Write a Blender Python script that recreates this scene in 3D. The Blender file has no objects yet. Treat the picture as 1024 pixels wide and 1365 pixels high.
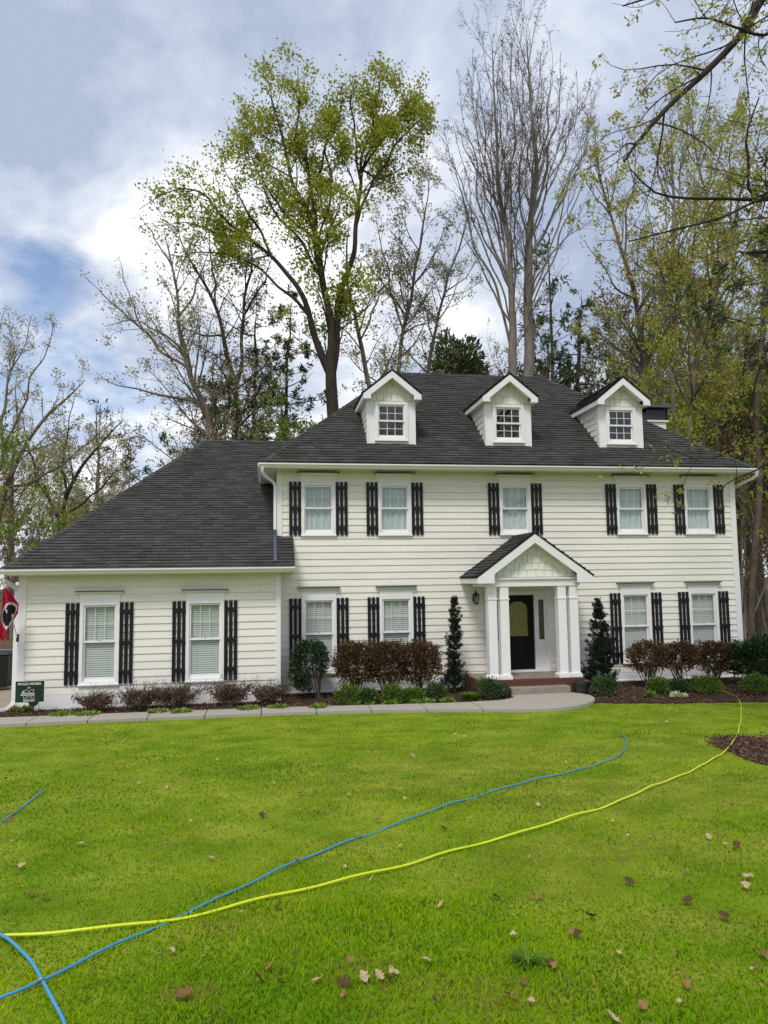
import bpy, bmesh, math, random
import numpy as np
from mathutils import Vector, Matrix

SC = bpy.context.scene
COL = SC.collection
rnd = random.Random(7)
RNG = np.random.default_rng(11)

# ------------------------------------------------------------------ camera
CAM = np.array([0.0, 0.0, 2.83])
AX_R = np.array([0.98754155, -0.15674059, -0.01393075])
AX_U = np.array([-0.00095754, -0.09451281, 0.99552319])
AX_F = np.array([0.15735552, 0.98310717, 0.09348542])
FPX = 986.0
cam_d = bpy.data.cameras.new('camera'); cam = bpy.data.objects.new('camera', cam_d); COL.objects.link(cam)
cam_d.sensor_fit = 'VERTICAL'; cam_d.sensor_height = 36.0; cam_d.lens = 36.0 * FPX / 1365.0
cam_d.clip_start = 0.1; cam_d.clip_end = 2000.0
cam.matrix_world = Matrix(((AX_R[0], AX_U[0], -AX_F[0], CAM[0]), (AX_R[1], AX_U[1], -AX_F[1], CAM[1]),
                           (AX_R[2], AX_U[2], -AX_F[2], CAM[2]), (0, 0, 0, 1)))
SC.camera = cam
SC.render.resolution_x = 768; SC.render.resolution_y = 1024

# ------------------------------------------------------------------ sky and sun
SUN_EL, SUN_AZ = 55.0, 205.0            # azimuth clockwise from +Y, behind the camera to its left
w = bpy.data.worlds.new('World'); SC.world = w; w.use_nodes = True
nt = w.node_tree; nt.nodes.clear()
def wn(t, **k):
    n = nt.nodes.new(t)
    for a, b in k.items(): setattr(n, a, b)
    return n
out = wn('ShaderNodeOutputWorld'); bg = wn('ShaderNodeBackground'); bg.inputs[1].default_value = 0.11
sky = wn('ShaderNodeTexSky', sky_type='NISHITA', sun_disc=False)
sky.sun_elevation = math.radians(SUN_EL); sky.sun_rotation = math.radians(SUN_AZ)
tc = wn('ShaderNodeTexCoord'); sep = wn('ShaderNodeSeparateXYZ'); nt.links.new(tc.outputs['Generated'], sep.inputs[0])
def wmath(op, a, b=None, clamp=False):
    n = wn('ShaderNodeMath', operation=op); n.use_clamp = clamp
    for i, v in enumerate((a, b)):
        if v is None: continue
        if isinstance(v, (int, float)): n.inputs[i].default_value = v
        else: nt.links.new(v, n.inputs[i])
    return n.outputs[0]
zz = wmath('ADD', wmath('MAXIMUM', sep.outputs[2], 0.0), 0.38)
cx = wmath('DIVIDE', sep.outputs[0], zz); cy = wmath('DIVIDE', sep.outputs[1], zz)
cmb = wn('ShaderNodeCombineXYZ'); nt.links.new(cx, cmb.inputs[0]); nt.links.new(cy, cmb.inputs[1])
def wnoise(scale, detail, off, rough=0.55, dist=0.3):
    mp = wn('ShaderNodeMapping'); mp.inputs['Location'].default_value = off
    nt.links.new(cmb.outputs[0], mp.inputs[0])
    n = wn('ShaderNodeTexNoise'); n.inputs['Scale'].default_value = scale; n.inputs['Detail'].default_value = detail
    n.inputs['Roughness'].default_value = rough; n.inputs['Distortion'].default_value = dist
    nt.links.new(mp.outputs[0], n.inputs['Vector']); return n.outputs[0]
def wramp(v, stops):
    r = wn('ShaderNodeValToRGB'); nt.links.new(v, r.inputs[0]); el = r.color_ramp.elements
    while len(el) < len(stops): el.new(0.5)
    for e, (p, c) in zip(el, stops): e.position = p; e.color = (*c, 1)
    return r.outputs[0]
shade = wnoise(2.3, 10, (3.1, 1.7, 0.0), 0.56, 0.3)      # light and dark of the cloud sheet
cover = wnoise(1.5, 8, (5.2, 9.4, 4.0), 0.55, 0.3)      # where the sheet opens to blue
def px_dir(x, y):
    d = AX_R*(x-512) - AX_U*(y-682.5) + AX_F*FPX; return d/np.linalg.norm(d)
def bumpdir(x, y, width_deg, amp):
    n = wn('ShaderNodeVectorMath', operation='DOT_PRODUCT'); nt.links.new(tc.outputs['Generated'], n.inputs[0]); n.inputs[1].default_value = tuple(px_dir(x, y))
    k = 1.0/(1-math.cos(math.radians(width_deg)))
    return wmath('MULTIPLY', wmath('POWER', 2.71828, wmath('MULTIPLY', wmath('SUBTRACT', n.outputs['Value'], 1.0), k)), amp)
for bx_, by_, bw_, ba_ in ((160, 215, 6, 0.045), (100, 280, 5, 0.045), (60, 90, 9, -0.055), (30, 200, 6, -0.04), (110, 390, 7, 0.03), (600, 60, 10, -0.05), (800, 120, 12, -0.09)):
    shade = wmath('ADD', shade, bumpdir(bx_, by_, bw_, ba_))
fine = wmath('MULTIPLY', wmath('SUBTRACT', wnoise(5.5, 8, (1.3, 4.1, 2.0), 0.6, 0.35), 0.5), 0.34)
shade = wmath('ADD', shade, wmath('MULTIPLY', fine, 0.9)); cover = wmath('ADD', cover, fine)
for bx_, by_, bw_, ba_ in ((-10, 345, 4.5, -0.11), (60, 400, 5, -0.06), (10, 250, 4, -0.03), (330, 150, 16, 0.08), (700, 200, 25, 0.10)):
    cover = wmath('ADD', cover, bumpdir(bx_, by_, bw_, ba_))
cloudcol = wramp(shade, [(0.36, (2.9, 3.4, 4.5)), (0.45, (4.1, 4.55, 5.5)), (0.53, (5.5, 5.8, 6.35)), (0.64, (7.7, 7.75, 7.9))])
covf = wramp(cover, [(0.34, (0.12,)*3), (0.48, (1, 1, 1))])
mix = wn('ShaderNodeMix', data_type='RGBA'); nt.links.new(covf, mix.inputs['Factor'])
skb = wn('ShaderNodeMix', data_type='RGBA', blend_type='MULTIPLY'); skb.inputs['Factor'].default_value = 1.0
nt.links.new(sky.outputs[0], skb.inputs[6]); skb.inputs[7].default_value = (0.95, 1.0, 1.1, 1)
nt.links.new(skb.outputs[2], mix.inputs[6]); nt.links.new(cloudcol, mix.inputs[7])
nt.links.new(mix.outputs[2], bg.inputs[0]); nt.links.new(bg.outputs[0], out.inputs[0])

sun_d = bpy.data.lights.new('sun', 'SUN'); sun_d.energy = 1.5; sun_d.angle = math.radians(14); sun_d.color = (1.0, 0.96, 0.9)
sun = bpy.data.objects.new('sun', sun_d); COL.objects.link(sun)
_e, _a = math.radians(SUN_EL), math.radians(SUN_AZ)
sdir = Vector((math.sin(_a)*math.cos(_e), math.cos(_a)*math.cos(_e), math.sin(_e)))
sun.rotation_euler = sdir.to_track_quat('Z', 'Y').to_euler()
sun.location = (-10, -10, 40)
vs = SC.view_settings; vs.view_transform = 'Standard'; vs.look = 'None'; vs.exposure = 0.50; vs.gamma = 1.0; vs.use_curve_mapping = False
SC.cycles.max_bounces = 6; SC.cycles.transparent_max_bounces = 12

# ------------------------------------------------------------------ pixels to places
def ray(x, y):
    return AX_R*(x-512) - AX_U*(y-682.5) + AX_F*FPX
def on_y(x, y, Y):
    d = ray(x, y); return CAM + d*((Y-CAM[1])/d[1])
def smooth(a, b, v):
    t = np.clip((v-a)/(b-a), 0, 1); return t*t*(3-2*t)
def ground_z(X, Y):
    """height of the ground: a lawn falling to the house, level beds, a rise far behind"""
    X = np.asarray(X, float); Y = np.asarray(Y, float)
    t = 15.3 - Y
    z = -0.05 + 0.088*np.where(t > 0, np.sqrt(t*t+0.6)-0.77, 0)
    z = z + 0.025*np.sin(X*0.9+1.3)*np.sin(Y*0.7)*smooth(0, 3, t)
    z = z + 0.035*np.clip(Y-34, 0, 60)*(0.4+0.6*smooth(2, 18, X))
    return z
def on_ground(x, y, dz=0.0):
    d = ray(x, y); s = (0-CAM[2])/d[2]
    for _ in range(30):
        p = CAM + d*s; s = s*0.5 + 0.5*(float(ground_z(p[0], p[1]))+dz-CAM[2])/d[2]
    return CAM + d*s

# ------------------------------------------------------------------ object helpers
WPOS = {}
def mesh_np(name, verts, polys, mat=None, smooth_shade=False, colors=None):
    """polys: list of int arrays (n, k)"""
    me = bpy.data.meshes.new(name); verts = np.asarray(verts, np.float32)
    me.vertices.add(len(verts)); me.vertices.foreach_set('co', verts.ravel())
    polys = [p for p in polys if len(p)]
    idx = np.concatenate([p.ravel() for p in polys]).astype(np.int32)
    tot = np.concatenate([np.full(len(p), p.shape[1]) for p in polys]).astype(np.int32)
    st = np.concatenate([[0], np.cumsum(tot)[:-1]]).astype(np.int32)
    me.loops.add(len(idx)); me.loops.foreach_set('vertex_index', idx)
    me.polygons.add(len(tot)); me.polygons.foreach_set('loop_start', st); me.polygons.foreach_set('loop_total', tot)
    if smooth_shade: me.polygons.foreach_set('use_smooth', np.ones(len(tot), bool))
    me.update(calc_edges=True)
    if colors is not None:
        a = me.attributes.new('tint', 'FLOAT_COLOR', 'POINT')
        a.data.foreach_set('color', np.concatenate([colors, np.ones((len(colors), 1))], 1).astype(np.float32).ravel())
    if mat: me.materials.append(mat)
    return me
def link(name, me, parent=None, loc=(0, 0, 0), rot=None):
    o = bpy.data.objects.new(name, me); COL.objects.link(o)
    loc = Vector(loc)
    if parent is not None:
        o.parent = parent; o.location = loc - WPOS[parent]
    else: o.location = loc
    if rot: o.rotation_euler = rot
    WPOS[o] = loc
    return o
def tag(o, label=None, cat=None, group=None, kind=None):
    if label: o['label'] = label
    if cat: o['category'] = cat
    if group: o['group'] = group
    if kind: o['kind'] = kind
    return o
def thing(name, label, cat, loc=(0, 0, 0), group=None):
    return tag(link(name, None, None, loc), label, cat, group)
def copy_tree(o, parent=None):
    c = o.copy(); COL.objects.link(c); WPOS[c] = WPOS[o]
    if parent is not None: c.parent = parent
    for ch in list(o.children): copy_tree(ch, c)
    return c
class MB:
    def __init__(s): s.v = []; s.f = []
    def add(s, vs, fs):
        b = len(s.v); s.v += [tuple(map(float, v)) for v in vs]; s.f += [tuple(b+i for i in f) for f in fs]; return s
    def box(s, x0, x1, y0, y1, z0, z1):
        return s.add([(x0,y0,z0),(x1,y0,z0),(x1,y1,z0),(x0,y1,z0),(x0,y0,z1),(x1,y0,z1),(x1,y1,z1),(x0,y1,z1)],
                     [(0,3,2,1),(4,5,6,7),(0,1,5,4),(1,2,6,5),(2,3,7,6),(3,0,4,7)])
    def prism(s, poly, a, b, axis='x'):
        """poly: 2D outline; axis x: (y,z), y: (x,z), z: (x,y); from a to b"""
        n = len(poly)
        def P(p, t): return {'x': (t, p[0], p[1]), 'y': (p[0], t, p[1]), 'z': (p[0], p[1], t)}[axis]
        return s.add([P(p, a) for p in poly]+[P(p, b) for p in poly],
                     [tuple(range(n))[::-1], tuple(range(n, 2*n))]+[(i, (i+1) % n, n+(i+1) % n, n+i) for i in range(n)])
    def tube(s, pts, r, k=8, cap=True):
        pts = np.asarray(pts, float); n = len(pts); r = np.broadcast_to(np.asarray(r, float), (n,))
        t = np.gradient(pts, axis=0); t /= np.linalg.norm(t, axis=1)[:, None]+1e-9
        ref = np.array([0, 0, 1.]) if abs(t[:, 2]).mean() < 0.8 else np.array([1., 0, 0])
        a = np.cross(t, ref); a /= np.linalg.norm(a, axis=1)[:, None]+1e-9; b = np.cross(a, t)
        vs = []
        for i in range(n):
            for j in range(k):
                q = 2*math.pi*j/k; vs.append(pts[i]+r[i]*(math.cos(q)*a[i]+math.sin(q)*b[i]))
        fs = [(i*k+j, i*k+(j+1) % k, (i+1)*k+(j+1) % k, (i+1)*k+j) for i in range(n-1) for j in range(k)]
        if cap: fs += [tuple(range(k)), tuple(range((n-1)*k, n*k))[::-1]]
        return s.add(vs, fs)
    def lathe(s, prof, cx, cy, k=16):
        vs = [(cx+r*math.cos(2*math.pi*j/k), cy+r*math.sin(2*math.pi*j/k), z) for r, z in prof for j in range(k)]
        n = len(prof)
        fs = [(i*k+j, i*k+(j+1) % k, (i+1)*k+(j+1) % k, (i+1)*k+j) for i in range(n-1) for j in range(k)]
        fs += [tuple(range(k))[::-1], tuple(range((n-1)*k, n*k))]
        return s.add(vs, fs)
    def mesh(s, name, mat, origin=None, smooth_shade=False):
        v = np.array(s.v)
        if origin is None:
            lo, hi = v.min(0), v.max(0); origin = ((lo[0]+hi[0])/2, (lo[1]+hi[1])/2, lo[2])
        me = bpy.data.meshes.new(name); me.from_pydata([tuple(p) for p in (v-np.array(origin))], [], s.f); me.materials.append(mat)
        if smooth_shade: me.polygons.foreach_set('use_smooth', np.ones(len(me.polygons), bool))
        me.update(); return me, origin
    def build(s, name, mat, parent=None, origin=None, smooth_shade=False, bevel=0):
        me, origin = s.mesh(name, mat, origin, smooth_shade)
        if bevel:
            bm = bmesh.new(); bm.from_mesh(me); bmesh.ops.recalc_face_normals(bm, faces=bm.faces)
            bmesh.ops.bevel(bm, geom=list(bm.edges), offset=bevel, segments=1, affect='EDGES'); bm.to_mesh(me); bm.free()
        return link(name, me, parent, origin)

# ------------------------------------------------------------------ materials
def material(name, color=(0.5, 0.5, 0.5), rough=0.6, spec=0.3, var=0.0, nscale=6.0, color2=None, bump=0.0, bscale=40.0,
             island=0.0, metal=0.0, transl=0.0, attr=False, stretch=None, coords='Object', hue=0.0):
    m = bpy.data.materials.new(name); m.use_nodes = True; t = m.node_tree; b = t.nodes['Principled BSDF']
    b.inputs['Roughness'].default_value = rough; b.inputs['Metallic'].default_value = metal
    b.inputs['Specular IOR Level'].default_value = spec
    N, L = t.nodes.new, t.links.new
    tcn = N('ShaderNodeTexCoord'); geo = N('ShaderNodeNewGeometry')
    vec = geo.outputs['Position'] if coords == 'World' else tcn.outputs[coords]
    if stretch:
        mp = N('ShaderNodeMapping'); mp.inputs['Scale'].default_value = stretch; L(vec, mp.inputs[0]); vec = mp.outputs[0]
    rgb = N('ShaderNodeRGB'); rgb.outputs[0].default_value = (*color, 1); cur = rgb.outputs[0]
    if attr:
        an = N('ShaderNodeAttribute'); an.attribute_name = 'tint'; cur = an.outputs['Color']
    if var or color2:
        nz = N('ShaderNodeTexNoise'); nz.inputs['Scale'].default_value = nscale; nz.inputs['Detail'].default_value = 6; nz.inputs['Roughness'].default_value = 0.6
        L(vec, nz.inputs['Vector'])
        if color2:
            rp = N('ShaderNodeValToRGB'); rp.color_ramp.elements[0].position = 0.38; rp.color_ramp.elements[1].position = 0.62
            L(nz.outputs[0], rp.inputs[0]); mx = N('ShaderNodeMix'); mx.data_type = 'RGBA'
            L(rp.outputs[0], mx.inputs['Factor']); L(cur, mx.inputs[6]); mx.inputs[7].default_value = (*color2, 1); cur = mx.outputs[2]
        if var:
            mr = N('ShaderNodeMapRange'); mr.inputs[1].default_value = 0.3; mr.inputs[2].default_value = 0.7
            mr.inputs[3].default_value = 1-var; mr.inputs[4].default_value = 1+var; L(nz.outputs[0], mr.inputs[0])
            hs = N('ShaderNodeHueSaturation'); L(mr.outputs[0], hs.inputs['Value']); L(cur, hs.inputs['Color']); cur = hs.outputs[0]
    if island:
        mr = N('ShaderNodeMapRange'); mr.inputs[3].default_value = 1-island; mr.inputs[4].default_value = 1+island
        L(geo.outputs['Random Per Island'], mr.inputs[0])
        hs = N('ShaderNodeHueSaturation'); L(mr.outputs[0], hs.inputs['Value']); L(cur, hs.inputs['Color'])
        if hue:
            m2 = N('ShaderNodeMath'); m2.operation = 'MULTIPLY'; m2.inputs[1].default_value = 37.7; L(geo.outputs['Random Per Island'], m2.inputs[0])
            fr = N('ShaderNodeMath'); fr.operation = 'FRACT'; L(m2.outputs[0], fr.inputs[0])
            mh = N('ShaderNodeMapRange'); mh.inputs[3].default_value = 0.5-hue; mh.inputs[4].default_value = 0.5+hue
            L(fr.outputs[0], mh.inputs[0]); L(mh.outputs[0], hs.inputs['Hue'])
        cur = hs.outputs[0]
    L(cur, b.inputs['Base Color'])
    if bump:
        bn = N('ShaderNodeTexNoise'); bn.inputs['Scale'].default_value = bscale; bn.inputs['Detail'].default_value = 5
        L(vec, bn.inputs['Vector']); bp = N('ShaderNodeBump'); bp.inputs['Strength'].default_value = bump; bp.inputs['Distance'].default_value = 0.02
        L(bn.outputs[0], bp.inputs['Height']); L(bp.outputs[0], b.inputs['Normal'])
    if transl:
        tr = N('ShaderNodeBsdfTranslucent'); L(cur, tr.inputs[0]); ms = N('ShaderNodeMixShader'); ms.inputs[0].default_value = transl
        L(b.outputs[0], ms.inputs[1]); L(tr.outputs[0], ms.inputs[2]); L(ms.outputs[0], t.nodes['Material Output'].inputs[0])
    return m
M = {}
M['siding'] = material('siding_paint', (0.82, 0.78, 0.705), 0.5, 0.3, var=0.06, nscale=0.9, bump=0.08, bscale=30, stretch=(1, 1, 6), coords='World')
M['trim'] = material('trim_paint', (0.84, 0.82, 0.815), 0.45, 0.3, var=0.025, nscale=3, coords='World')
M['gutter'] = material('gutter_paint', (0.80, 0.79, 0.72), 0.35, 0.4, var=0.03, nscale=3, coords='World')
M['shake'] = material('gable_shake_paint', (0.76, 0.755, 0.67), 0.6, 0.25, var=0.04, nscale=9, bump=0.15, bscale=60, stretch=(3, 3, 0.6), coords='World')
M['roof'] = material('asphalt_shingle', (0.078, 0.078, 0.072), 0.9, 0.15, island=0.22, var=0.2, nscale=1.3, bump=0.5, bscale=160, coords='World')
M['drip'] = material('drip_edge_metal', (0.22, 0.25, 0.30), 0.5, 0.4, var=0.1)
M['spoutdark'] = material('dark_painted_metal', (0.075, 0.09, 0.115), 0.5, 0.4, var=0.1)
M['black'] = material('black_shutter_paint', (0.010, 0.010, 0.013), 0.45, 0.3, var=0.2, nscale=8)
M['dark'] = material('unlit_room_black', (0.02, 0.02, 0.02), 0.9, 0.1)  # near-black colour standing in for the shade inside the rooms
M['blind'] = material('blind_slat', (0.64, 0.65, 0.63), 0.5, 0.3)
M['curtain'] = material('sheer_curtain', (0.62, 0.67, 0.68), 0.9, 0.1, var=0.08, nscale=5)
M['muntin'] = material('white_muntin', (0.82, 0.82, 0.80), 0.5, 0.3)
M['brick'] = material('red_brick', (0.14, 0.062, 0.040), 0.85, 0.2, var=0.35, nscale=12, bump=0.3, bscale=60)
M['mortar'] = material('mortar', (0.22, 0.16, 0.13), 0.9, 0.1, var=0.15)
M['concrete'] = material('concrete', (0.42, 0.39, 0.335), 0.85, 0.2, var=0.2, nscale=1.7, color2=(0.33, 0.30, 0.25), bump=0.15, bscale=90, coords='World')
M['stepcon'] = material('weathered_concrete', (0.26, 0.225, 0.185), 0.85, 0.2, var=0.2, nscale=4, bump=0.2, bscale=60, coords='World')
M['driveway'] = material('driveway_concrete', (0.33, 0.26, 0.20), 0.9, 0.2, var=0.15, nscale=1.5, coords='World')
M['door'] = material('dark_door_paint', (0.008, 0.007, 0.006), 0.45, 0.15)
M['metalblk'] = material('black_metal', (0.014, 0.014, 0.016), 0.4, 0.5)
M['brass'] = material('aged_metal', (0.3, 0.24, 0.14), 0.35, 0.5, metal=0.9)
M['pot'] = material('dark_plastic_pot', (0.03, 0.03, 0.033), 0.45, 0.4, var=0.15)
M['bin'] = material('black_bin_plastic', (0.010, 0.011, 0.011), 0.5, 0.4, var=0.15)
M['soil'] = material('lawn_soil', (0.15, 0.235, 0.008), 0.95, 0.1, var=0.3, nscale=1.4, color2=(0.20, 0.235, 0.02), bump=0.4, bscale=30, coords='World')
M['mulchbase'] = material('mulch_soil', (0.055, 0.032, 0.022), 0.95, 0.1, var=0.35, nscale=9, bump=0.9, bscale=25, coords='World')
M['mulch'] = material('mulch_chip', (0.13, 0.078, 0.052), 0.9, 0.15, island=0.55, hue=0.02)
M['forest'] = material('leaf_litter', (0.14, 0.10, 0.06), 0.95, 0.1, var=0.3, nscale=2.5, color2=(0.09, 0.075, 0.035), bump=0.6, bscale=14, coords='World')
def glass_mat(name, tint, rough=0.02, f0=0.05):
    m = bpy.data.materials.new(name); m.use_nodes = True; t = m.node_tree; t.nodes.clear(); N, L = t.nodes.new, t.links.new
    o = N('ShaderNodeOutputMaterial'); a = N('ShaderNodeBsdfTransparent'); g = N('ShaderNodeBsdfGlossy'); x = N('ShaderNodeMixShader')
    lw = N('ShaderNodeLayerWeight'); lw.inputs[0].default_value = 0.5
    pw = N('ShaderNodeMath'); pw.operation = 'POWER'; pw.inputs[1].default_value = 5.0; L(lw.outputs['Facing'], pw.inputs[0])
    mr = N('ShaderNodeMapRange'); mr.inputs[3].default_value = f0; mr.inputs[4].default_value = 1.0; L(pw.outputs[0], mr.inputs[0])
    a.inputs[0].default_value = (*tint, 1); g.inputs['Roughness'].default_value = rough
    nz = N('ShaderNodeTexNoise'); nz.inputs['Scale'].default_value = 1.7; bp = N('ShaderNodeBump'); bp.inputs['Strength'].default_value = 0.08
    L(nz.outputs[0], bp.inputs['Height']); L(bp.outputs[0], g.inputs['Normal'])
    L(mr.outputs[0], x.inputs[0]); L(a.outputs[0], x.inputs[1]); L(g.outputs[0], x.inputs[2]); L(x.outputs[0], o.inputs[0])
    return m
M['glass'] = glass_mat('window_glass', (0.90, 0.93, 0.92), 0.02, 0.09)
M['goldglass'] = material('gold_leaded_glass', (0.20, 0.19, 0.045), 0.3, 0.6, var=0.5, nscale=14, bump=0.5, bscale=25)
M['doorglass'] = material('leaded_glass', (0.05, 0.055, 0.03), 0.25, 0.8, var=0.5, nscale=14, bump=0.6, bscale=25)
# ================================================================== ground
def sheet(name, xs, ys, mat, dz=0.0, keep=None):
    X, Y = np.meshgrid(xs, ys); Z = ground_z(X, Y)+dz
    n, m = X.shape; V = np.stack([X.ravel(), Y.ravel(), Z.ravel()], 1)
    i = np.arange((n-1)*m).reshape(n-1, m)[:, :-1].ravel(); F = np.stack([i, i+1, i+m+1, i+m], 1)
    if keep is not None:
        c = V[F].mean(1); F = F[keep(c[:, 0], c[:, 1])]
    return link(name, mesh_np(name, V, [F], mat, True))
xs = np.concatenate([np.linspace(-400, -32, 12), np.linspace(-30, 40, 61), np.linspace(44, 400, 12)])
ys = np.concatenate([np.linspace(-120, -12, 8), np.linspace(-10, 60, 141), np.linspace(64, 700, 16)])
tag(sheet('ground', xs, ys, M['forest'], -0.02), 'leaf littered ground reaching back under the woods', kind='structure')

# outline of the garden walk, along the front edge and back again (metres, from the walk's corners)
WALK_FRONT = [(-6.1, 16.62), (-5.40, 16.60), (-3.66, 16.66), (-1.66, 16.66), (0.33, 16.62), (2.4, 16.45), (4.0, 16.15), (5.0, 15.88), (5.6, 15.74), (6.26, 15.72), (6.95, 15.98), (7.5, 16.5)]
WALK_BACK = [(-6.1, 17.45), (-5.4, 17.42), (-3.66, 17.40), (-1.66, 17.36), (0.34, 17.31), (2.42, 17.12), (4.15, 16.98), (4.9, 16.98), (5.45, 17.05), (5.85, 17.35), (5.95, 17.76)]
WALK_RIGHT = [(7.72, 17.0), (7.70, 17.42), (7.5, 17.76)]
def front_y(X):        # where the lawn ends towards the house
    fx = [-14, -6.1]+[p[0] for p in WALK_FRONT[1:]]+[8.2, 9.5, 11.3, 14, 20]
    fy = [16.6, 16.6]+[p[1] for p in WALK_FRONT[1:]]+[16.25, 15.95, 15.68, 15.4, 15.0]
    return np.interp(X, fx, fy)
# tree ring of bare mulch at the right of the lawn
_rc, _rl, _rt, _rb = on_ground(1095, 1012), on_ground(978, 1008), on_ground(1040, 982), on_ground(1040, 1064)
RING_C = np.array([_rc[0], (_rt[1]+_rb[1])/2]); RING_R = np.array([_rc[0]-_rl[0], (_rt[1]-_rb[1])/2*1.04])
def ring_d(X, Y):
    q = np.hypot((X-RING_C[0])/RING_R[0], (Y-RING_C[1])/RING_R[1])
    return q + 0.07*np.sin(3.1*np.arctan2(Y-RING_C[1], X-RING_C[0])+1)
tag(sheet('lawn', np.linspace(-16, 24, 161), np.linspace(-6, 17, 139), M['soil'], 0.0, lambda x, y: (y < front_y(x)+0.10)), 'mown bright green front lawn sloping down to the house', kind='structure')
bx = np.linspace(-6.05, 22, 150)
def bed_keep(x, y): return (y > front_y(x)+0.05)
tag(sheet('mulch_bed', np.linspace(-6.05, 22, 190), np.linspace(14.9, 20.2, 60), M['mulchbase'], 0.012, bed_keep), 'reddish brown mulch bed along the foot of the house', kind='structure')
def ring_sheet():
    a = np.linspace(0, 2*math.pi, 60, endpoint=False); V = []; F = []
    for r in (0.0, 0.4, 0.75, 1.0):
        for t in a:
            k = r*(1-0.07*math.sin(3.1*math.atan2(math.sin(t)*RING_R[1], math.cos(t)*RING_R[0])+1))
            x, y = RING_C+RING_R*k*np.array([math.cos(t), math.sin(t)]); V.append((x, y, float(ground_z(x, y))+0.006+0.05*(1-r)))
    for i in range(3):
        for j in range(60): F.append((i*60+j, i*60+(j+1) % 60, (i+1)*60+(j+1) % 60, (i+1)*60+j))
    return link('tree_ring', mesh_np('tree_ring', V, [np.array(F)], M['mulchbase'], True))
tag(ring_sheet(), 'bare round mulch ring in the lawn under the overhanging tree', kind='structure')

# walkway: slabs with joints, each slab a piece
walk = tag(link('walkway', None), 'pale concrete garden walk curving to the front steps', kind='structure')
def back_y(X): return np.interp(X, [p[0] for p in WALK_BACK], [p[1] for p in WALK_BACK])
def slab(poly, z=0.022):
    m = MB(); m.prism(poly, -0.12, z, 'z'); return m.build('concrete_slab', M['concrete'], walk, bevel=0.006)
edges = [-6.1, -4.9, -3.7, -2.5, -1.3, -0.1, 1.1, 2.3, 3.5, 4.7]
for a, b in zip(edges[:-1], edges[1:]):
    xx = np.linspace(a+0.009, b-0.009, 5)
    slab([(x, float(np.interp(x, [p[0] for p in WALK_FRONT], [p[1] for p in WALK_FRONT]))) for x in xx]+[(x, float(back_y(x))) for x in xx[::-1]])
fr = [p for p in WALK_FRONT if p[0] > 4.75]; bk = [p for p in WALK_BACK if p[0] > 4.75]
def curve2(pts, n=4):
    P = np.array(pts, float); r = []
    Q = np.vstack([2*P[0]-P[1], P, 2*P[-1]-P[-2]])
    for i in range(1, len(Q)-2):
        for t in np.linspace(0, 1, n, endpoint=False):
            a, b, c, d = Q[i-1], Q[i], Q[i+1], Q[i+2]
            r.append(0.5*((2*b)+(c-a)*t+(2*a-5*b+4*c-d)*t*t+(3*b-a-3*c+d)*t**3))
    r.append(P[-1]); return np.array(r)
outline = [(4.706, float(np.interp(4.706, [p[0] for p in WALK_FRONT], [p[1] for p in WALK_FRONT])))]+[tuple(p) for p in curve2(fr+WALK_RIGHT)]+[tuple(p) for p in curve2(bk)[::-1]]+[(4.706, float(back_y(4.706)))]
slab(outline, 0.026)
m = MB(); m.box(-15, -6.12, 14.8, 45, -0.25, -0.03); tag(m.build('driveway', M['driveway']), 'brownish concrete driveway beside the garage wing', kind='structure')

# ================================================================== house
HX = (3.8, 19.5, 0.0)
house = thing('house', 'white two storey clapboard house with black shutters, charcoal roof and lower side wing', 'house', HX)
FY, WY = 19.5, 18.65           # faces of the two front walls
MX0, MX1 = 0.31, 13.39         # main block
WX0, WX1 = -5.70, 0.355        # side wing
CW, EXPO = 0.91, 0.178
WIN2 = [(x, 4.04, 1.43) for x in (1.365, 3.41, 6.78, 10.205, 12.28)]
WIN1 = [(x, 0.47, 1.97) for x in (1.365, 3.41, 10.205, 12.26)]
WINW = [(x, 0.48, 1.96) for x in (-3.91, -1.465)]
def openings(ws): return [(x-CW/2, x+CW/2, z, z+h) for x, z, h in ws]
DOOR_OP = (6.02, 7.66, 0.33, 2.52)
OPM = openings(WIN2+WIN1)+[DOOR_OP]; OPW = openings(WINW)

def wall_cells(mb, x0, x1, z0, z1, y0, y1, ops, inset):
    o = [(a+inset, b-inset, c+inset, d-inset) for a, b, c, d in ops]
    bx = sorted({x0, x1, *[q for p in o for q in p[:2]]}); bz = sorted({z0, z1, *[q for p in o for q in p[2:]]})
    for i in range(len(bx)-1):
        for j in range(len(bz)-1):
            cx, cz = (bx[i]+bx[i+1])/2, (bz[j]+bz[j+1])/2
            if any(a < cx < b and c < cz < d for a, b, c, d in o): continue
            mb.box(bx[i], bx[i+1], y0, y1, bz[j], bz[j+1])
m = MB(); wall_cells(m, MX0, MX1, 0.0, 5.85, FY, FY+0.14, OPM, 0.07)
m.box(MX0, MX0+0.14, FY+0.14, 28.1, 0, 5.85); m.box(MX1-0.14, MX1, FY+0.14, 28.1, 0, 5.85); m.box(MX0+.14, MX1-.14, 27.96, 28.1, 0, 5.85)
main_wall = m.build('main_wall', M['siding'], house)
m = MB(); wall_cells(m, WX0, WX1, -0.08, 3.12, WY, WY+0.14, OPW, 0.07)
m.box(WX0, WX0+0.14, WY+0.14, 27.5, -0.08, 3.12); m.box(WX1-0.14, WX1-0.003, WY+0.14, FY-0.004, -0.08, 3.12); m.box(WX0+.14, MX0-.01, 27.36, 27.5, -0.08, 3.12)
wing_wall = m.build('wing_wall', M['siding'], house)
m = MB(); m.box(MX0+0.02, MX1-0.02, FY+0.02, 28.0, -0.5, -0.003); m.build('foundation', M['brick'], house)
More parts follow.
